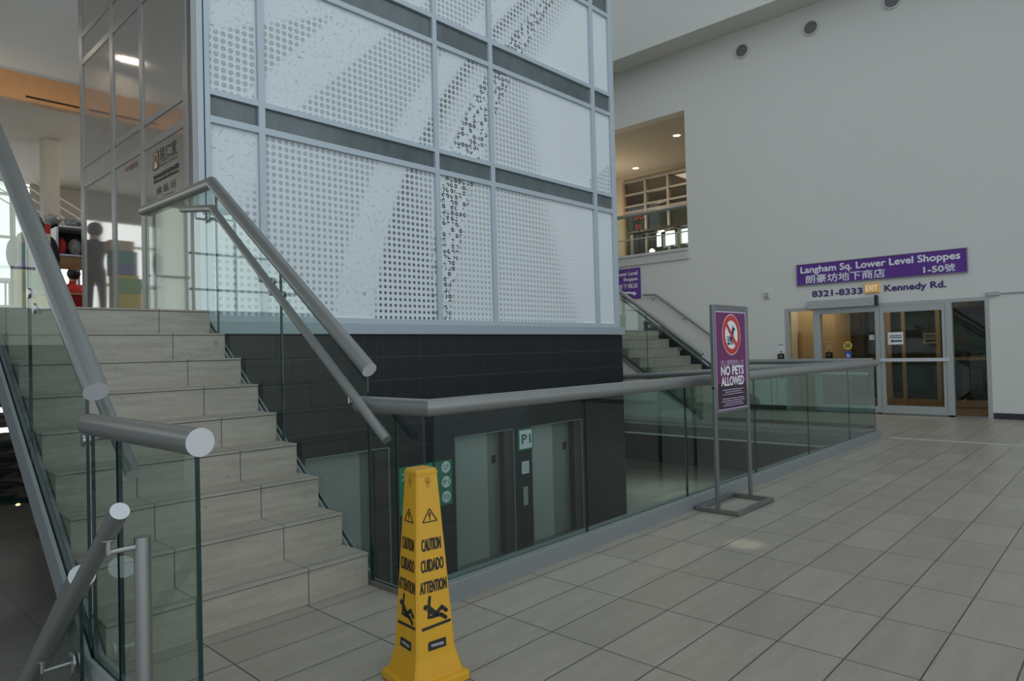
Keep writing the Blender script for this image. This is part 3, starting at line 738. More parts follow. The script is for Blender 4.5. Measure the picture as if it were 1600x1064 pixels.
# ================================================================== CAUTION CONE
def cone():
    cx, cy, ang = 1.806, 2.235, math.radians(37)
    t = thing('caution_cone', 'tall yellow four-sided wet floor caution cone standing in the foreground', 'caution cone', (cx, cy, 0))
    e1 = Vector((math.cos(ang+math.pi/4), math.sin(ang+math.pi/4), 0)); e2 = Vector((-e1.y, e1.x, 0))
    C0 = Vector((cx, cy, 0))
    def sq(h, z, cut=.0): # square with cut corners, side half-width h
        c = h*.12 if not cut else cut
        pts = []
        for a, b_ in ((h, -h+c), (h, h-c), (h-c, h), (-h+c, h), (-h, h-c), (-h, -h+c), (-h+c, -h), (h-c, -h)):
            pts.append(C0+e1*a+e2*b_+Vector((0,0,z)))
        return pts
    def loft(mb, prof, mi=0, cap=True):
        o = len(mb.v); n = 8
        for h, z, c in prof: mb.v += [tuple(p) for p in sq(h, z, c)]
        for i in range(len(prof)-1):
            for j in range(n):
                q = (j+1) % n; mb.f.append([o+i*n+j, o+i*n+q, o+(i+1)*n+q, o+(i+1)*n+j]); mb.m.append(mi)
        if cap: mb.f.append([o+j for j in reversed(range(n))]); mb.m.append(mi); mb.f.append([o+(len(prof)-1)*n+j for j in range(n)]); mb.m.append(mi)
        return mb
    b = loft(MB(), [(.134, .001, .012), (.138, .006, .012), (.137, .032, .012), (.130, .038, .012), (.118, .040, .012)]); build('base', b, 'yellow_plastic', t, smooth=30, bevel=.003)
    zb, zt, hb, ht = .135, .865, .093, .050
    b = loft(MB(), [(.116, .040, .010), (.108, .075, .010), (.098, .115, .009), (hb, zb, .009), (ht, zt, .007), (ht-.004, .873, .006)])
    loft(b, [(.028, .873, .006), (.028, .8735, .006)]); build('body', b, 'yellow_plastic', t, smooth=30, bevel=.002)
    hw = lambda z: hb+(ht-hb)*(z-zb)/(zt-zb)
    # raised top band, key holes and ribs
    b = loft(MB(), [(ht+.003, zt-.014, .006), (ht+.002, zt-.002, .006)]); build('rim', b, 'yellow_plastic', t)
    L_ = MB()
    tilt = (hb-ht)/(zt-zb)
    for s in range(4):
        n = [e1, e2, -e1, -e2][s]; r = Vector((-n.y, n.x, 0)); up = (Vector((0,0,1)) - n*tilt).normalized()
        base = lambda z, dx: C0 + n*hw(z) + r*dx + Vector((0,0,z))
        W = lambda z, k: hw(z)*2*k
        for wd_, z, k, hh in (('CAUTION', .545, .66, .048), ('CUIDADO', .462, .72, .048), ('ATTENTION', .378, .80, .046)):
            w_ = W(z, k); globals()['word'](t, wd_, base(z, -w_/2), r, up, w_, hh, 'black_print', .0016, .0015, 'caution_word')
        # warning triangle
        z = .660; p = base(z, 0); L_ = MB()
        for (a, c) in (((-.034, 0), (0, .052)), ((0, .052), (.034, 0)), ((.034, 0), (-.034, 0))):
            dx, dy = c[0]-a[0], c[1]-a[1]; l = math.hypot(dx, dy); nx, ny = -dy/l*.0022, dx/l*.0022
            shape(L_, [(a[0]-nx, a[1]-ny), (c[0]-nx, c[1]-ny), (c[0]+nx, c[1]+ny), (a[0]+nx, a[1]+ny)], p, r, up, .001, .0018)
        shape(L_, [(-.002, .014), (.002, .014), (.005, .036), (-.005, .036)], p, r, up, .001, .0018); shape(L_, ring_pts(.003, 10, 0, .009), p, r, up, .001, .0018)
        build('warning_triangle', L_, 'black_print', t); L_ = MB()
        # slipping figure above a bar
        z = .240; p = base(z, 0); k = 1.15
        def limb(pts, wd):
            pts = [(a*k, c_*k) for a, c_ in pts]; wd *= k*1.25
            for a, c in zip(pts[:-1], pts[1:]):
                dx, dy = c[0]-a[0], c[1]-a[1]; l = math.hypot(dx, dy); nx, ny = -dy/l*wd/2, dx/l*wd/2
                shape(L_, [(a[0]-nx, a[1]-ny), (c[0]-nx, c[1]-ny), (c[0]+nx, c[1]+ny), (a[0]+nx, a[1]+ny)], p, r, up, .001, .0018)
                shape(L_, ring_pts(wd/2, 10, c[0], c[1]), p, r, up, .001, .0018)
        shape(L_, ring_pts(.0105, 16, -.042, .084), p, r, up, .001, .0018)
        limb([(-.026, .068), (.004, .040)], .016); limb([(-.024, .070), (-.018, .104)], .009)
        limb([(-.022, .062), (-.026, .036), (-.004, .034)], .008)
        limb([(.004, .042), (.030, .060), (.048, .044)], .011); limb([(.002, .038), (.026, .034), (.044, .020)], .011)
        limb([(-.056, 0), (.060, .006)], .008)
        build('slip_pictogram', L_, 'black_print', t); L_ = MB()
        # maker's plate
        z = .150; p = base(z, 0); shape(L_, [(-.040, 0), (.046, 0), (.046, .036), (-.034, .036), (-.040, .026)], p, r, up, .001, .0017, 0)
        shape(L_, [(-.026, .014), (.030, .010), (.036, .016), (.030, .022), (-.026, .024)], p, r, up, .0018, .0022, 2)
        build('badge', L_, ['black_print', 'yellow_deep', 'grey_print'], t); L_ = MB()
        # key-hole mark
        p = base(.800, 0); shape(L_, ring_pts(.0145, 20, 0, .028), p, r, up, .0006, .0012, 1); shape(L_, [(-.006, 0), (.006, 0), (.008, .024), (-.008, .024)], p, r, up, .0006, .0012, 1); build('keyhole', L_, ['black_print', 'yellow_deep'], t)

cone()

# ================================================================== NO PETS STAND
def pets():
    y = 2.58
    t = thing('sign_stand', 'steel floor stand holding a purple NO PETS ALLOWED poster beside the kerb', 'sign', (5.47, y, 0))
    xl, xr = 5.145, 5.765
    for x in (xl, xr): b = MB().box(x-.022, x+.022, y-.012, y+.012, .036, 1.02); build('upright', b, 'stand_steel', t, bevel=.003)
    b = MB(); b.box(xl-.03, xr+.03, y-.02, y+.02, .0, .0)
    b = MB().box(xl-.035, xl+.005, 2.385, 2.765, .002, .036); b.box(xr-.005, xr+.035, 2.385, 2.765, .002, .036); b.box(xl+.005, xr-.005, 2.385, 2.425, .002, .036); b.box(xl+.005, xr-.005, 2.725, 2.765, .002, .036); build('base_frame', b, 'stand_steel', t, bevel=.003)
    z0, z1 = .80, 1.69
    b = MB().box(xl-.022, xl+.02, y-.015, y+.015, 1.0, z1); b.box(xr-.02, xr+.022, y-.015, y+.015, 1.0, z1); b.box(xl+.02, xr-.02, y-.015, y+.015, z1-.045, z1)
    b.box(xl+.02, xr-.02, y-.013, y+.013, z0, z0+.02); b.box(xl+.022, xl+.034, y-.013, y+.013, z0, 1.0); b.box(xr-.034, xr-.022, y-.013, y+.013, z0, 1.0); build('frame', b, 'stand_steel', t, bevel=.003)
    b = MB().box(xl+.021, xr-.021, y-.010, y+.010, z0+.02, z1-.046); b.box(xl+.05, xr-.05, y-.0108, y-.0098, z0+.05, 1.03, 2); pl = build('poster', b, ['lilac_print', 'magenta', 'maroon_dark'], t)
    b = MB(); plate(b, (xl+.036, y-.0105, z0+.028), X, Z, xr-xl-.072, z1-z0-.088, .001, 0); plate(b, (xl+.044, y-.0112, z0+.034), X, Z, xr-xl-.088, .205, .001, 1); build('print', b, ['magenta', 'maroon_dark'], t)
    L_ = MB(); c = (5.455, y-.0125, 1.445)
    ring(L_, .0, .172, c, X, Z, .000, 0); ring(L_, .120, .166, c, X, Z, .001, 1)
    # dog and its pile
    d = lambda pts: shape(L_, pts, c, X, Z, .001, .0016, 2)
    d([(-.012,-.085),(-.03,-.03),(-.015,.01),(.012,.035),(.018,.055),(.035,.085),(.040,.062),(.068,.052),(.066,.040),(.045,.034),(.040,.012),(.034,-.03),(.030,-.085),(.018,-.085),(.016,-.035),(.004,-.045),(.002,-.085)])
    for a, bb in ((-.055,-.06),(-.070,-.03),(-.045,-.035)): ring(L_, .012, .020, Vector(c)+X*a+Z*bb, X, Z, .0015, 3, 14)
    d([(-.085,-.085),(-.03,-.085),(-.04,-.066),(-.075,-.066)])
    shape(L_, [(-.102,.078),(-.078,.102),(.102,-.078),(.078,-.102)], c, X, Z, .0018, .0024, 1)
    word(t, '禁止攜帶寵物入內', (5.245, y-.0125, 1.185), X, Z, .42, .050, 'lilac_print')
    word(t, 'NO PETS', (5.245, y-.0125, 1.108), X, Z, .42, .072, 'sign_white', .0015, .0045); word(t, 'ALLOWED', (5.245, y-.0125, 1.020), X, Z, .42, .072, 'sign_white', .0015, .0035)
    for i, wd in enumerate((.40, .30, .38, 0, .40, .44, .34, .38)):
        if wd: scrawl(t, (5.455-wd/2, y-.0135, .985-.0185*i-.004), X, Z, wd, .008, 'lilac_print')
    build('pictogram', L_, ['sign_white', 'red_print', 'black_print', 'blue_print', 'lilac_print'], t, label='red prohibition ring over a black dog')
pets()

# ================================================================== RIGHT WALL: SIGNS
WX = 13.998
t = thing('wall_sign', 'long purple Langham Sq. Lower Level Shoppes sign above the entrance', 'sign', (13.98, 3.69, 2.52))
b = MB().box(13.965, 14.0, 2.235, 5.145, 2.525, 2.955); build('board', b, 'purple', t)
b = MB()
for y0, y1, z0, z1 in ((2.235, 5.145, 2.525, 2.537), (2.235, 5.145, 2.943, 2.955), (2.235, 2.247, 2.537, 2.943), (5.133, 5.145, 2.537, 2.943)): b.box(13.958, 13.966, y0, y1, z0, z1)
build('border', b, 'steel_dark', t)
L = MB(); q = 13.963
word(t, 'Langham Sq. Lower Level Shoppes', (q, 5.06, 2.735), NY, Z, 2.72, .165, 'sign_white', .001, .006)
word(t, '朗豪坊地下商店', (q, 4.97, 2.56), NY, Z, 1.44, .165, 'sign_white', .001, .003)
word(t, '1-50', (q, 2.90, 2.575), NY, Z, .31, .105, 'sign_white', .001, .005); word(t, '號', (q, 2.575, 2.565), NY, Z, .155, .135, 'sign_white', .001, .002)
L = MB(); text(L, '8321-8333', (WX, 4.86, 2.285), NY, Z, .92, .115, 0, .006, bold=.006); tag(build('address_lettering', L, 'indigo_print'), 'dark purple street numbers 8321-8333 on the wall left of the exit sign', 'lettering')
L = MB(); text(L, 'Kennedy Rd.', (WX, 3.55, 2.26), NY, Z, .98, .15, 0, .006, bold=.006); tag(build('address_lettering', L, 'indigo_print'), 'dark purple street name Kennedy Rd. on the wall right of the exit sign', 'lettering')
t = thing('exit_sign', 'orange glowing exit sign on the white wall above the doors', 'sign', (13.95, 3.78, 2.28))
b = MB().box(13.945, 14.0, 3.63, 3.89, 2.285, 2.465); build('housing', b, 'exit_orange', t, bevel=.006)
L = MB(); text(L, 'EXIT', (13.943, 3.86, 2.325), NY, Z, .20, .10, 0, .002, bold=.003); build('lettering', L, 'exit_letter', t)
t = thing('wall_sign', 'narrow purple Lower Level Shoppes sign with an arrow beside the tower corner', 'sign', (13.98, 9.2, 2.55))
b = MB().box(13.965, 14.0, 8.84, 9.75, 2.55, 3.29); build('board', b, 'purple', t)
L = MB()
word(t, 'Lower Level', (q, 9.51, 3.12), NY, Z, .61, .10, 'sign_white', .001, .003); word(t, 'Shoppes', (q, 9.30, 2.965), NY, Z, .40, .11, 'sign_white', .001, .003); word(t, '地下商店', (q, 9.47, 2.81), NY, Z, .57, .115, 'sign_white', .001, .002)
shape(L, [(0, 0), (.30, .0), (.42, -.03), (.42, -.06), (.52, -.03), (.44, .05), (.44, .02), (.30, .045), (0, .045)], (q, 9.45, 2.685), NY, Z, .001, .002)
build('arrow', L, 'sign_white', t)

def vent(y, label):
    t = thing('air_vent', label, 'air vent', (13.98, y, 7.5), 'round air vents along the top of the wall')
    c = (14.0, y, 7.66)
    b = MB().lathe(c, (-1,0,0), [(.0,.155),(.03,.155),(.035,.15),(.035,.128),(.012,.125)], 32, caps=False); build('ring', b, 'white_trim', t, smooth=40)
    b = MB().lathe(c, (-1,0,0), [(.002,.127),(.008,.127)], 32); build('cavity', b, 'dark_slot', t)
    b = MB()
    for i in range(-5, 6):
        h = math.sqrt(max(0, .125**2-(i*.0235)**2)); b.box(13.968, 13.982, y+i*.0235-.004, y+i*.0235+.004, 7.66-h, 7.66+h); b.box(13.970, 13.980, y-h, y+h, 7.66+i*.0235-.004, 7.66+i*.0235+.004)
    build('grille', b, 'steel_dark', t)
vent(6.15, 'round air vent high on the white wall, nearest the gallery opening'); vent(4.72, 'round air vent high on the white wall, middle one of three'); vent(3.26, 'round air vent at the top edge of the photo, rightmost of three')
t = thing('alarm_strobe', 'small wall strobe on the white wall left of the address numbers', 'alarm', (13.97, 5.77, 2.30))
b = MB().box(13.96, 14.0, 5.71, 5.83, 2.32, 2.46); build('box', b, 'white_trim', t, bevel=.008)
build('lens', MB().lathe((13.96, 5.77, 2.41), (-1,0,0), [(0,.03),(.02,.028),(.035,.012)], 16), 'clear_glass', t, smooth=50); build('horn', MB().lathe((13.96, 5.77, 2.35), (-1,0,0), [(0,.022),(.015,.03)], 16), 'steel', t, smooth=40)
t = thing('wall_conduit', 'thin surface conduit with a junction box right of the entrance frame', 'conduit', (13.98, .5, 2.06))
b = MB().tube([(13.985, 1.80, 2.125), (13.985, -2, 2.09)], .012, 10); build('pipe', b, 'aluminium', t, smooth=40)
b = MB().box(13.95, 14.0, 1.80, 1.98, 2.09, 2.16); build('junction_box', b, 'aluminium', t, bevel=.006)

# ================================================================== ENTRANCE
def entrance():
    t = bpy.data.objects.new('door_1', None); COL.objects.link(t); t.location = (14, 3.68, 0); ORG[t.name] = Vector((14, 3.68, 0)); t['kind'] = 'structure'; t['label'] = 'aluminium framed sliding glass entrance in the white wall'
    X0, X1 = 13.985, 14.12
    def fr(name, y0, y1, z0, z1, mat='aluminium', x0=X0, x1=X1): return build(name, MB().box(x0, x1, y0, y1, z0, z1), mat, t)
    fr('frame', 5.345, 5.41, 0, 2.085); fr('frame', 1.95, 2.015, 0, 2.085); fr('frame', 2.015, 5.345, 2.02, 2.085)
    fr('mullion', 4.73, 4.86, 0, 2.02); fr('mullion', 3.66, 3.735, 0, 2.02); fr('mullion', 2.50, 2.60, 0, 2.02)
    fr('threshold', 2.015, 5.345, 0.002, .03, 'steel_dark')
    # sliding leaf on the right
    fr('stile', 3.585, 3.655, .03, 1.90, x0=13.99, x1=14.05); fr('stile', 2.605, 2.655, .03, 1.90, x0=13.99, x1=14.05); fr('top_rail', 2.605, 3.655, 1.90, 2.02, x0=13.99, x1=14.05); fr('bottom_rail', 2.655, 3.585, .03, .17, x0=13.99, x1=14.05); fr('push_bar', 2.56, 3.66, .985, 1.045, 'cap_paint', 13.95, 13.985)
    fr('top_rail', 3.735, 4.73, 1.93, 2.02); fr('bottom_rail', 3.735, 4.73, .03, .15)
    for y0, y1 in ((4.86, 5.345), (3.735, 4.73), (2.655, 3.585), (2.015, 2.50)): fr('glass_pane', y0, y1, .03, 2.02 if y0 != 2.655 else 1.90, 'door_glass', 14.06, 14.066)
    # operator box over the doors
    b = MB().box(13.86, 13.985, 3.70, 4.92, 2.04, 2.20); b.box(13.855, 13.99, 3.66, 3.70, 2.04, 2.23, 1); build('operator_box', b, ['aluminium', 'black'], t, bevel=.004)
    # second line of doors across the vestibule
    xi0, xi1 = 15.9, 16.0
    for y0, y1 in ((3.95, 4.05), (3.68, 3.75), (3.05, 3.13), (2.90, 2.98), (2.14, 2.22), (1.80, 1.90), (4.75, 4.85)): fr('inner_stile', y0, y1, .01, 2.45, 'frame_bronze', xi0, xi1)
    for z0, z1 in ((2.1, 2.2), (.95, 1.01), (.02, .16)): fr('inner_rail', 1.8, 4.85, z0, z1, 'frame_bronze', xi0+.02, xi1)
    fr('inner_glass', 1.5, 4.85, .05, 2.4, 'shopfront_dark', 15.97, 15.98)
    t2 = MB(); t2.box(14.3, 16.2, 1.6, 6.2, 2.6, 2.7); t2.box(14.3, 16.2, 1.55, 1.65, 0, 2.7, 1); t2.box(16.05, 16.15, 1.6, 6.2, 0, 2.7, 1); t2.box(15.0, 15.1, 4.77, 5.53, 0, 2.6, 1); t2.box(15.1, 16.1, 4.77, 4.87, 0, 2.6, 1); t2.box(14.3, 15.1, 5.53, 5.63, 0, 2.6, 2)
    struct('wall_vestibule', t2, ['ceiling_paint', 'orange_wall', 'white_trim'])
    t3 = MB().box(14.0, 16.2, 1.6, 6.2, -.05, 0.0); struct('floor_vestibule', t3, 'vestibule_floor')
    fr('pull_handle', 5.47, 5.51, .95, 1.62, 'wood_orange', 14.95, 14.99)
entrance()
def card(name, y0, y1, z0, z1, x, mats, marks, label, cat):
    b = MB(); b.box(x-.004, x, y0, y1, z0, z1, 0); marks(b, x-.0042); return tag(build(name, b, mats), label, cat)
def arrow_marks(y1, z0, s):
    def f_(b, x):
        for i in range(2): plate(b, (x, y1-.03, z0+.155-.035*i), NY, Z, .20*s, .016, .001, 1)
        shape(b, [(0, .0), (.05, .03), (.05, .014), (.20*s, .014), (.20*s, -.014), (.05, -.014), (.05, -.03)], (x, y1-.035, z0+.065), NY, Z, .0005, .001, 1)
    return f_
card('door_notice', 3.285, 3.54, 1.30, 1.53, 14.056, ['paper', 'black_print'], arrow_marks(3.54, 1.30, 1.0), 'white paper notice with a left arrow on the glass door', 'notice')
card('door_notice', 2.82, 3.04, 1.30, 1.50, 14.40, ['paper_tan', 'black_print'], arrow_marks(3.04, 1.29, .85), 'tan paper notice with a left arrow, right of the white one', 'notice')
card('door_notice', 3.77, 3.86, 1.40, 1.49, 14.056, ['paper', 'grey_print'], lambda b, x: [plate(b, (x, 3.85, 1.42+.02*i), NY, Z, .07, .006, .001, 1) for i in range(3)], 'tiny white note on the glass beside the door mullion', 'notice')
b = MB(); shape(b, ring_pts(.078), (14.056, 4.245, 1.30), NY, Z, 0, .003, 0); [plate(b, (14.052, 4.295, 1.262+.03*i), NY, Z, .10, .018, .001, 1) for i in range(3)]
tag(build('door_sticker', b, ['yellow_card', 'black_print']), 'round yellow sticker with dark print on the entrance glass', 'sticker')
b = MB(); plate(b, (14.056, 4.30, 1.06), NY, Z, .12, .13, .003, 0)
c = (14.053, 4.245, 1.105); ring(b, .020, .028, c, NY, Z, .002, 1); shape(b, [(-.012, .015), (-.002, .015), (.004, -.008), (.020, -.008), (.030, -.03), (.022, -.033), (.014, -.016), (-.006, -.016)], c, NY, Z, .002, .003, 1); shape(b, ring_pts(.008, 12, -.010, .034), c, NY, Z, .002, .003, 1)
tag(build('door_sticker', b, ['blue_print', 'sign_white']), 'square blue wheelchair sticker below the yellow one on the glass', 'sticker')
def push(x, y, label, mat):
    t = thing('door_button', label, 'push button', (x, y, 1.04))
    b = MB().box(x-.03, x, y-.065, y+.065, 1.05, 1.165); build('housing', b, 'black', t, bevel=.005)
    build('button', MB().lathe((x-.03, y, 1.108), (-1,0,0), [(0,.035),(.006,.033)], 18), 'steel_dark', t, smooth=40)
    L_ = MB(); plate(L_, (x-.001, y+.05, 1.17), NY, Z, .10, .22, .002, 0); shape(L_, [(-.02, 0), (.02, 0), (0, .05)], (x-.003, y, 1.19), NY, Z, .001, .002, 1); plate(L_, (x-.003, y+.04, 1.33), NY, Z, .08, .03, .001, 2); build('label_plate', L_, [mat, 'black_print', 'grey_print'], t)
push(14.0, 5.52, 'black accessible door push button on the white wall left of the entrance', 'paper')
push(15.0, 4.90, 'black accessible push button inside the vestibule behind the glass', 'paper_tan')

# ================================================================== GALLERY BEHIND THE OPENING
w = MB(); w.box(14.3, 19.5, 6.0, 15.5, 6.78, 6.95); struct('ceiling_gallery', w, 'ceiling_paint')
w = MB(); w.box(14.3, 19.5, 6.0, 15.5, 3.2, 3.4); struct('floor_gallery', w, 'tile_floor_lower')
w = MB(); w.box(18.2, 18.4, 6.0, 15.5, 3.4, 6.78); w.box(16.5, 18.2, 13.05, 13.2, 3.4, 6.78); w.box(14.3, 18.2, 6.2, 6.3, 3.4, 6.78); struct('wall_gallery', w, 'beige_wall')
t = thing('shopfront', 'dark gridded shopfront across the gallery behind the wall opening', 'shopfront', (18.1, 10.5, 3.4))
b = MB().box(18.15, 18.19, 8.04, 11.95, 3.45, 6.57); build('glass', b, 'shopfront_dark', t)
for y in (11.95, 11.17, 10.38, 9.6, 8.82, 8.04): b = MB().box(18.06, 18.16, y-.035, y+.035, 3.42, 6.6); build('mullion', b, 'frame_bronze' if y == 11.95 else 'mullion_grey', t)
for z in (6.57, 6.17, 5.80, 5.62): b = MB().box(18.08, 18.16, 8.04, 11.95, z-.03, z+.03); build('transom', b, 'mullion_grey', t)
t = thing('neon_sign', 'small pink neon sign glowing in the gallery shop window', 'sign', (18.05, 11.4, 4.9))
L = MB(); 
for z, k in ((5.36, 2), (5.06, 1)):
    for q in range(k):
        yy = 11.56-.20*q if k == 2 else 11.50
        build('tube', MB().tube([(18.045, yy, z), (18.045, yy-.14, z+.03), (18.045, yy-.14, z+.10), (18.045, yy, z+.11), (18.045, yy-.02, z+.02)], .012, 8), 'neon_pink', t, smooth=40)
b = MB().box(18.052, 18.058, 11.20, 11.62, 4.92, 5.52); build('backing', b, 'black', t)
t = thing('glass_balustrade', 'glass guard with grey rail in the wall opening of the upper gallery', 'balustrade', (14.25, 9, 3.6))
rail(t, [(14.25, 7.0, 4.63), (14.25, 10.7, 4.63)], .045, cap='rail_paint')
for a, c in ((7.57, 9.0), (9.01, 10.55)): pane(t, [(14.25, a, 3.62), (14.25, c, 3.62), (14.25, c, 4.6), (14.25, a, 4.6)], (1,0,0))
b = MB().tube([(14.18, 7.57, 4.02), (14.18, 10.55, 4.02)], .015, 10); build('lower_bar', b, 'steel', t, smooth=40)
for i, (x, y, lab) in enumerate(((17.45, 11.08, 'round recessed downlight in the gallery ceiling, left of the two'), (15.56, 8.63, 'round recessed downlight in the gallery ceiling, right of the two'))):
    t = thing('downlight', lab, 'ceiling light', (x, y, 6.74), 'gallery downlights'); build('trim_ring', MB().lathe((x, y, 6.779), (0,0,-1), [(0,.13),(.015,.12),(.015,.095)], 24, caps=False), 'white_trim', t, smooth=40); build('lens', MB().lathe((x, y, 6.774), (0,0,-1), [(0,.098),(.006,.095)], 24), 'lamp_warm', t)
t = thing('counter', 'dark shop counter along the gallery glass behind the opening', 'counter', (17.75, 9.9, 3.4)); build('top', MB().box(17.6, 17.9, 8.2, 11.5, 4.86, 4.92), 'shelf_dark', t)
for y in (8.25, 9.85, 11.45): build('leg', MB().box(17.7, 17.8, y-.05, y+.05, 3.4, 4.86), 'steel_dark', t)
for (y, h, lb) in ((9.75, .24, 'bright low window panel in the gallery opening, rightmost and widest of three'), (10.28, .15, 'bright low window panel in the gallery opening, middle of three'), (10.66, .07, 'narrow bright low window panel in the gallery opening, leftmost of three')):
    tag(build('lit_panel', MB().box(17.96, 17.98, y-h, y+h, 4.40, 4.82), 'daylight_pane'), lb, 'window panel', 'bright panels under the gallery counter')

# ================================================================== UPPER FLOOR AT THE LEFT
b = MB().box(3.30, 3.56, 15.1, 15.4, UP, 5.60); tag(build('column', b, 'beige_wall', bevel=.01), 'square beige column rising behind the goods kiosk', 'column')
t = thing('stair_railing', 'white sloping rods of a stair railing behind the column', 'railing', (3.6, 16, UP))
for i in range(5): build('rod', MB().tube([(2.6, 16.2, 5.45-.185*i), (5.2, 16.2, 3.92-.185*i)], .014, 8), 'sign_white', t, smooth=40)
for x in (2.62, 5.18): build('post', MB().box(x-.03, x+.03, 16.16, 16.24, UP, 5.47-(x-2.6)*.588), 'sign_white', t)
t = thing('display_kiosk', 'goods kiosk with a white open display case above a tan counter', 'kiosk', (2.9, 12.6, UP))
x0, x1, y0, y1 = 2.84, 3.9, 12.3, 12.9
b = MB().box(x0, x0+.03, y0, y1, 3.02, 3.50); b.box(x1-.03, x1, y0, y1, 3.02, 3.50); b.box(x0, x1, y0, y1, 3.47, 3.50); b.box(x0, x1, y0, y1, 3.02, 3.05); b.box(x0, x1, y1-.02, y1, 3.02, 3.50, 1); build('display_case', b, ['sign_white', 'shelf_dark'], t)
b = MB().box(x0, x1, y0, y1, 2.88, 3.01); build('shelf_board', b, 'wood_orange', t)
for x in (x0+.04, x1-.06): build('post', MB().box(x, x+.04, y1-.06, y1-.02, UP, 2.88), 'aluminium', t)
for i, (a, c, mt) in enumerate(((3.0, 3.12, 'red_print'), (3.15, 3.34, 'bag_film'), (3.36, 3.48, 'tan_card'), (3.5, 3.72, 'bag_film'))):
    tag(build('packed_goods', MB().blob(((a+c)/2-.10, 12.5, 3.19), ((c-a)/2, .10, .135), noise=.12), mt, smooth=60), ['red packet at the left end of the kiosk display case', 'grey plastic-wrapped goods next to the red packet in the case', 'tan packet in the kiosk display case', 'grey wrapped goods at the right of the kiosk case'][i], 'goods')
for i in range(4): tag(build('plastic_bag', MB().blob((2.84+.275*i, 12.55, 3.60), (.125, .16, .085), 14, 9, .22), 'bag_film', smooth=70), ['crumpled plastic bag on the kiosk top, nearest the grey stair rail', 'crumpled plastic bag on the kiosk top, second from the stair rail', 'crumpled plastic bag on the kiosk top, second from the tower frame', 'crumpled plastic bag on the kiosk top, nearest the tower frame'][i], 'plastic bag', 'plastic bags on the kiosk')
for k, (z0, z1, mt, lb) in enumerate(((UP, 2.35, 'red_paint', 'red box'), (2.352, 2.9, 'teal_card', 'teal box'), (2.902, 3.2, 'sign_white', 'white box'), (3.202, 3.42, 'red_print', 'red printed box'), )):
    tag(build('carton', MB().box(2.52, 2.68, 11.90, 12.15, z0, z1), mt, bevel=.004), lb+' in the tall stack left of the kiosk case, '+['lowest', 'second from bottom', 'second from top', 'topmost'][k], 'box', 'boxes stacked beside the kiosk')
tag(build('banner', MB().box(2.47, 2.51, 11.90, 11.93, UP, 3.55), 'yellow_card'), 'narrow upright yellow banner beside the stacked boxes', 'banner')
for k, (x, y, z0, z1, mt, lb) in enumerate(((2.10, 10.8, UP, 2.42, 'tan_card', 'tan carton behind the left stair glass, at the bottom'), (2.10, 10.8, 2.422, 2.60, 'yellow_card', 'yellow carton on the tan one behind the left stair glass'), (2.12, 10.8, 2.602, 2.74, 'violet_card', 'violet carton in the middle of the stack behind the glass'), (2.12, 10.8, 2.742, 2.95, 'teal_card', 'teal carton near the top of the stack behind the glass'), (2.16, 10.8, 2.952, 3.1, 'tan_card', 'tan carton on top of the stack behind the stair glass'), (2.15, 10.50, UP, 2.30, 'yellow_card', 'orange-yellow carton on the floor beside the thick stair rail'), (2.15, 10.50, 2.302, 2.52, 'green_card', 'green carton on the orange-yellow one beside the thick stair rail'))):
    tag(build('carton', MB().box(x-.05, x+.27, y, y+.3, z0, z1), mt, bevel=.004), lb, 'box', 'cartons behind the left balustrade')
t = thing('side_table', 'small pale table with thin legs at the left edge of the upper floor', 'table', (1.95, 11.0, UP)); build('top', MB().box(1.74, 2.02, 10.9, 11.2, 2.44, 2.48), 'sign_white', t)
for x in (1.76, 1.98):
    for y in (10.92, 11.16): build('leg', MB().box(x, x+.02, y, y+.02, UP, 2.44), 'steel_dark', t)
t = thing('upright_stand', 'dark slim upright stand beside the bright window at the left', 'stand', (1.93, 10.45, UP)); build('pole', MB().lathe((1.93, 10.45, UP), (0,0,1), [(0,.016),(1.75,.016)], 10), 'black', t, smooth=40); build('base', MB().lathe((1.93, 10.45, UP), (0,0,1), [(0,.12),(.02,.1)], 20), 'black', t); build('bag', MB().blob((1.93, 10.45, 2.75), (.06,.06,.18)), 'black', t, smooth=60)

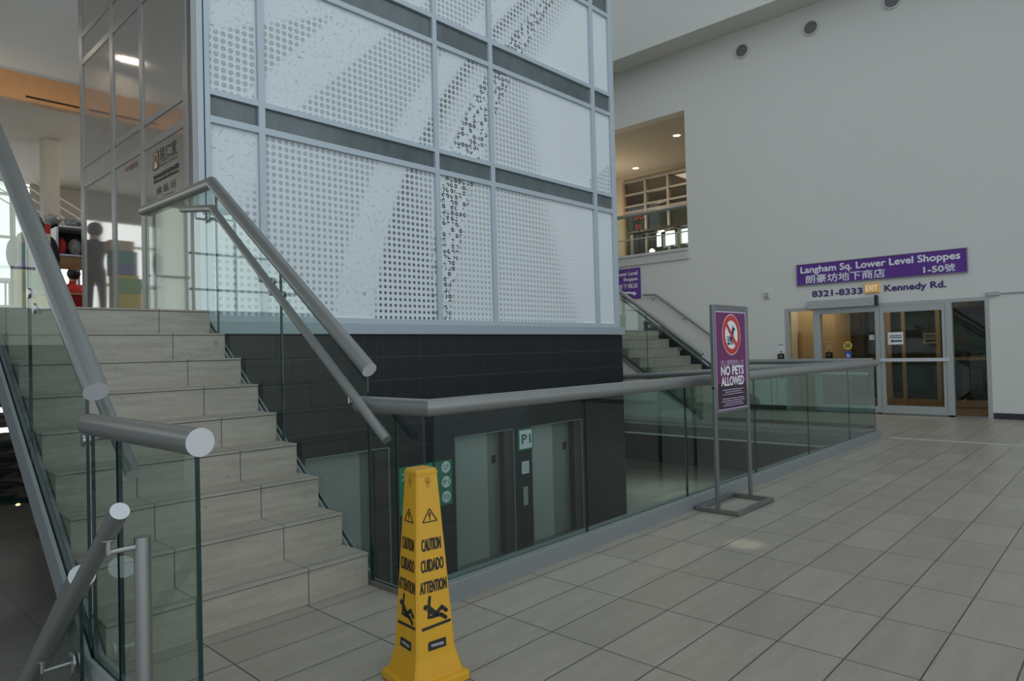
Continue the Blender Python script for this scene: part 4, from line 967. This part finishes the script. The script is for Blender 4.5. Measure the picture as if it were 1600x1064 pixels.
# landing guard beyond the stair head
def person(name, label, pos, yaw, seated, shirt, scale=1.0):
    """one continuous skinned body with head; hair and shirt are children"""
    P = Vector(pos); t = bpy.data.objects.new(name, None); COL.objects.link(t); t.location = P; ORG[t.name] = P; tag(t, label, 'person')
    c, s_ = math.cos(yaw), math.sin(yaw)
    def V3(x, y, z): return (P.x+(x*c-y*s_)*scale, P.y+(x*s_+y*c)*scale, P.z+z*scale)
    if seated:
        J = {'pelvis': (0,0,.50), 'chest': (0,-.02,.86), 'neck': (0,0,1.06), 'head': (0,.03,1.17), 'top': (0,.03,1.27),
             'sl': (-.18,0,1.0), 'el': (-.24,.10,.74), 'hl': (-.14,.32,.72), 'sr': (.18,0,1.0), 'er': (.24,.10,.74), 'hr': (.14,.32,.72),
             'hil': (-.09,.02,.48), 'kl': (-.11,.45,.50), 'al': (-.11,.47,.08), 'fl': (-.11,.60,.04), 'hir': (.09,.02,.48), 'kr': (.11,.45,.50), 'ar': (.11,.47,.08), 'fr': (.11,.60,.04)}
    else:
        J = {'pelvis': (0,0,.95), 'chest': (0,0,1.28), 'neck': (0,0,1.46), 'head': (0,.02,1.57), 'top': (0,.02,1.67),
             'sl': (-.19,0,1.41), 'el': (-.25,.03,1.12), 'hl': (-.22,.15,.90), 'sr': (.19,0,1.41), 'er': (.25,.03,1.12), 'hr': (.22,.15,.90),
             'hil': (-.09,0,.90), 'kl': (-.10,.02,.49), 'al': (-.10,0,.09), 'fl': (-.10,.14,.04), 'hir': (.09,0,.90), 'kr': (.10,.02,.49), 'ar': (.10,0,.09), 'fr': (.10,.14,.04)}
    R_ = {'pelvis': .13, 'chest': .135, 'neck': .052, 'head': .088, 'top': .070, 'sl': .06, 'sr': .06, 'el': .042, 'er': .042, 'hl': .032, 'hr': .032, 'hil': .085, 'hir': .085, 'kl': .058, 'kr': .058, 'al': .04, 'ar': .04, 'fl': .035, 'fr': .035}
    names = list(J); E = [('pelvis','chest'),('chest','neck'),('neck','head'),('head','top'),('chest','sl'),('sl','el'),('el','hl'),('chest','sr'),('sr','er'),('er','hr'),('pelvis','hil'),('hil','kl'),('kl','al'),('al','fl'),('pelvis','hir'),('hir','kr'),('kr','ar'),('ar','fr')]
    me = bpy.data.meshes.new('body'); me.from_pydata([tuple(Vector(V3(*J[n]))-P) for n in names], [(names.index(a), names.index(b_)) for a, b_ in E], [])
    o = bpy.data.objects.new('body', me); COL.objects.link(o); o.parent = t
    sk = o.modifiers.new('skin', 'SKIN'); me.skin_vertices.new() if not me.skin_vertices else None
    for i, n in enumerate(names):
        v = me.skin_vertices[0].data[i]; v.radius = (R_[n]*scale, R_[n]*scale); v.use_root = (n == 'pelvis')
    o.modifiers.new('smooth', 'SUBSURF').render_levels = 2
    bpy.context.view_layer.update(); ev = o.evaluated_get(bpy.context.evaluated_depsgraph_get()); m2 = bpy.data.meshes.new_from_object(ev); o.modifiers.clear(); o.data = m2
    m2.materials.clear(); m2.materials.append(MT(shirt)); m2.materials.append(MT('skin'))
    zn = J['neck'][2]*scale-.01
    for p in m2.polygons:
        p.use_smooth = True
        if p.center.z > zn: p.material_index = 1
    h = Vector(V3(*J['head']))
    build('hair', MB().blob((h.x, h.y, h.z+.035*scale), (.108*scale, .112*scale, .115*scale), 16, 10, .03), 'hair_black', t, smooth=70)
    return t
person('person', 'person in red with black hair seated beyond the kiosk counter', (3.50, 14.1, UP), math.radians(200), True, 'shirt_red')
person('person', 'person in black with dark hair standing behind the thick stair rail', (2.42, 11.55, UP), math.radians(170), False, 'shirt_black')
t = thing('counter', 'low red counter in front of the person in red', 'counter', (3.5, 13.2, UP)); build('body', MB().box(3.15, 4.1, 13.28, 13.5, UP, 2.50), 'red_paint', t); build('top', MB().box(3.12, 4.13, 13.25, 13.53, 2.50, 2.53), 'tan_card', t)

# strip lamps of the shops on the lower level
for i, (x0, x1, z, lb) in enumerate(((2.2, 3.05, .43, 'white fluorescent tube beyond the stair stringer, upper of the two'), (2.2, 3.2, .02, 'white fluorescent tube beyond the stair stringer, lower of the two'))):
    t = thing('tube_lamp', lb, 'ceiling light', ((x0+x1)/2, 16.9, z), 'fluorescent tubes of the lower level'); build('tube', MB().tube([(x0, 16.9, z), (x1, 16.9, z)], .05, 12), 'lamp_white', t); build('hanger', MB().box(x1-.08, x1-.04, 16.88, 16.92, z, UP-.26), 'sign_white', t)

t = thing('curved_railing', 'dark curved railing with a teal glass strip below the stair stringer at far left', 'railing', (2.7, 14, LOW))
for z in (0, -.20, -.42):
    build('rail', MB().tube([(1.6, 14, -.16+z), (2.2, 14, -.18+z), (2.55, 14, -.22+z), (2.75, 14, -.30+z), (3.0, 14, -.50+z)], .028, 10), 'black', t, smooth=50)
build('glass_strip', MB().prism([(1.6, 14.03, -.62), (3.0, 14.03, -1.02), (3.0, 14.03, -1.10), (1.6, 14.03, -.70)], (0, .02, 0)), 'glass_edge', t)
for x in (1.7, 2.9): build('post', MB().box(x-.03, x+.03, 13.97, 14.02, LOW, -.2 if x < 2 else -.46), 'steel_dark', t)
build('lamp', MB().blob((2.62, 13.96, -1.02), (.035, .02, .02)), 'lamp_orange', t)
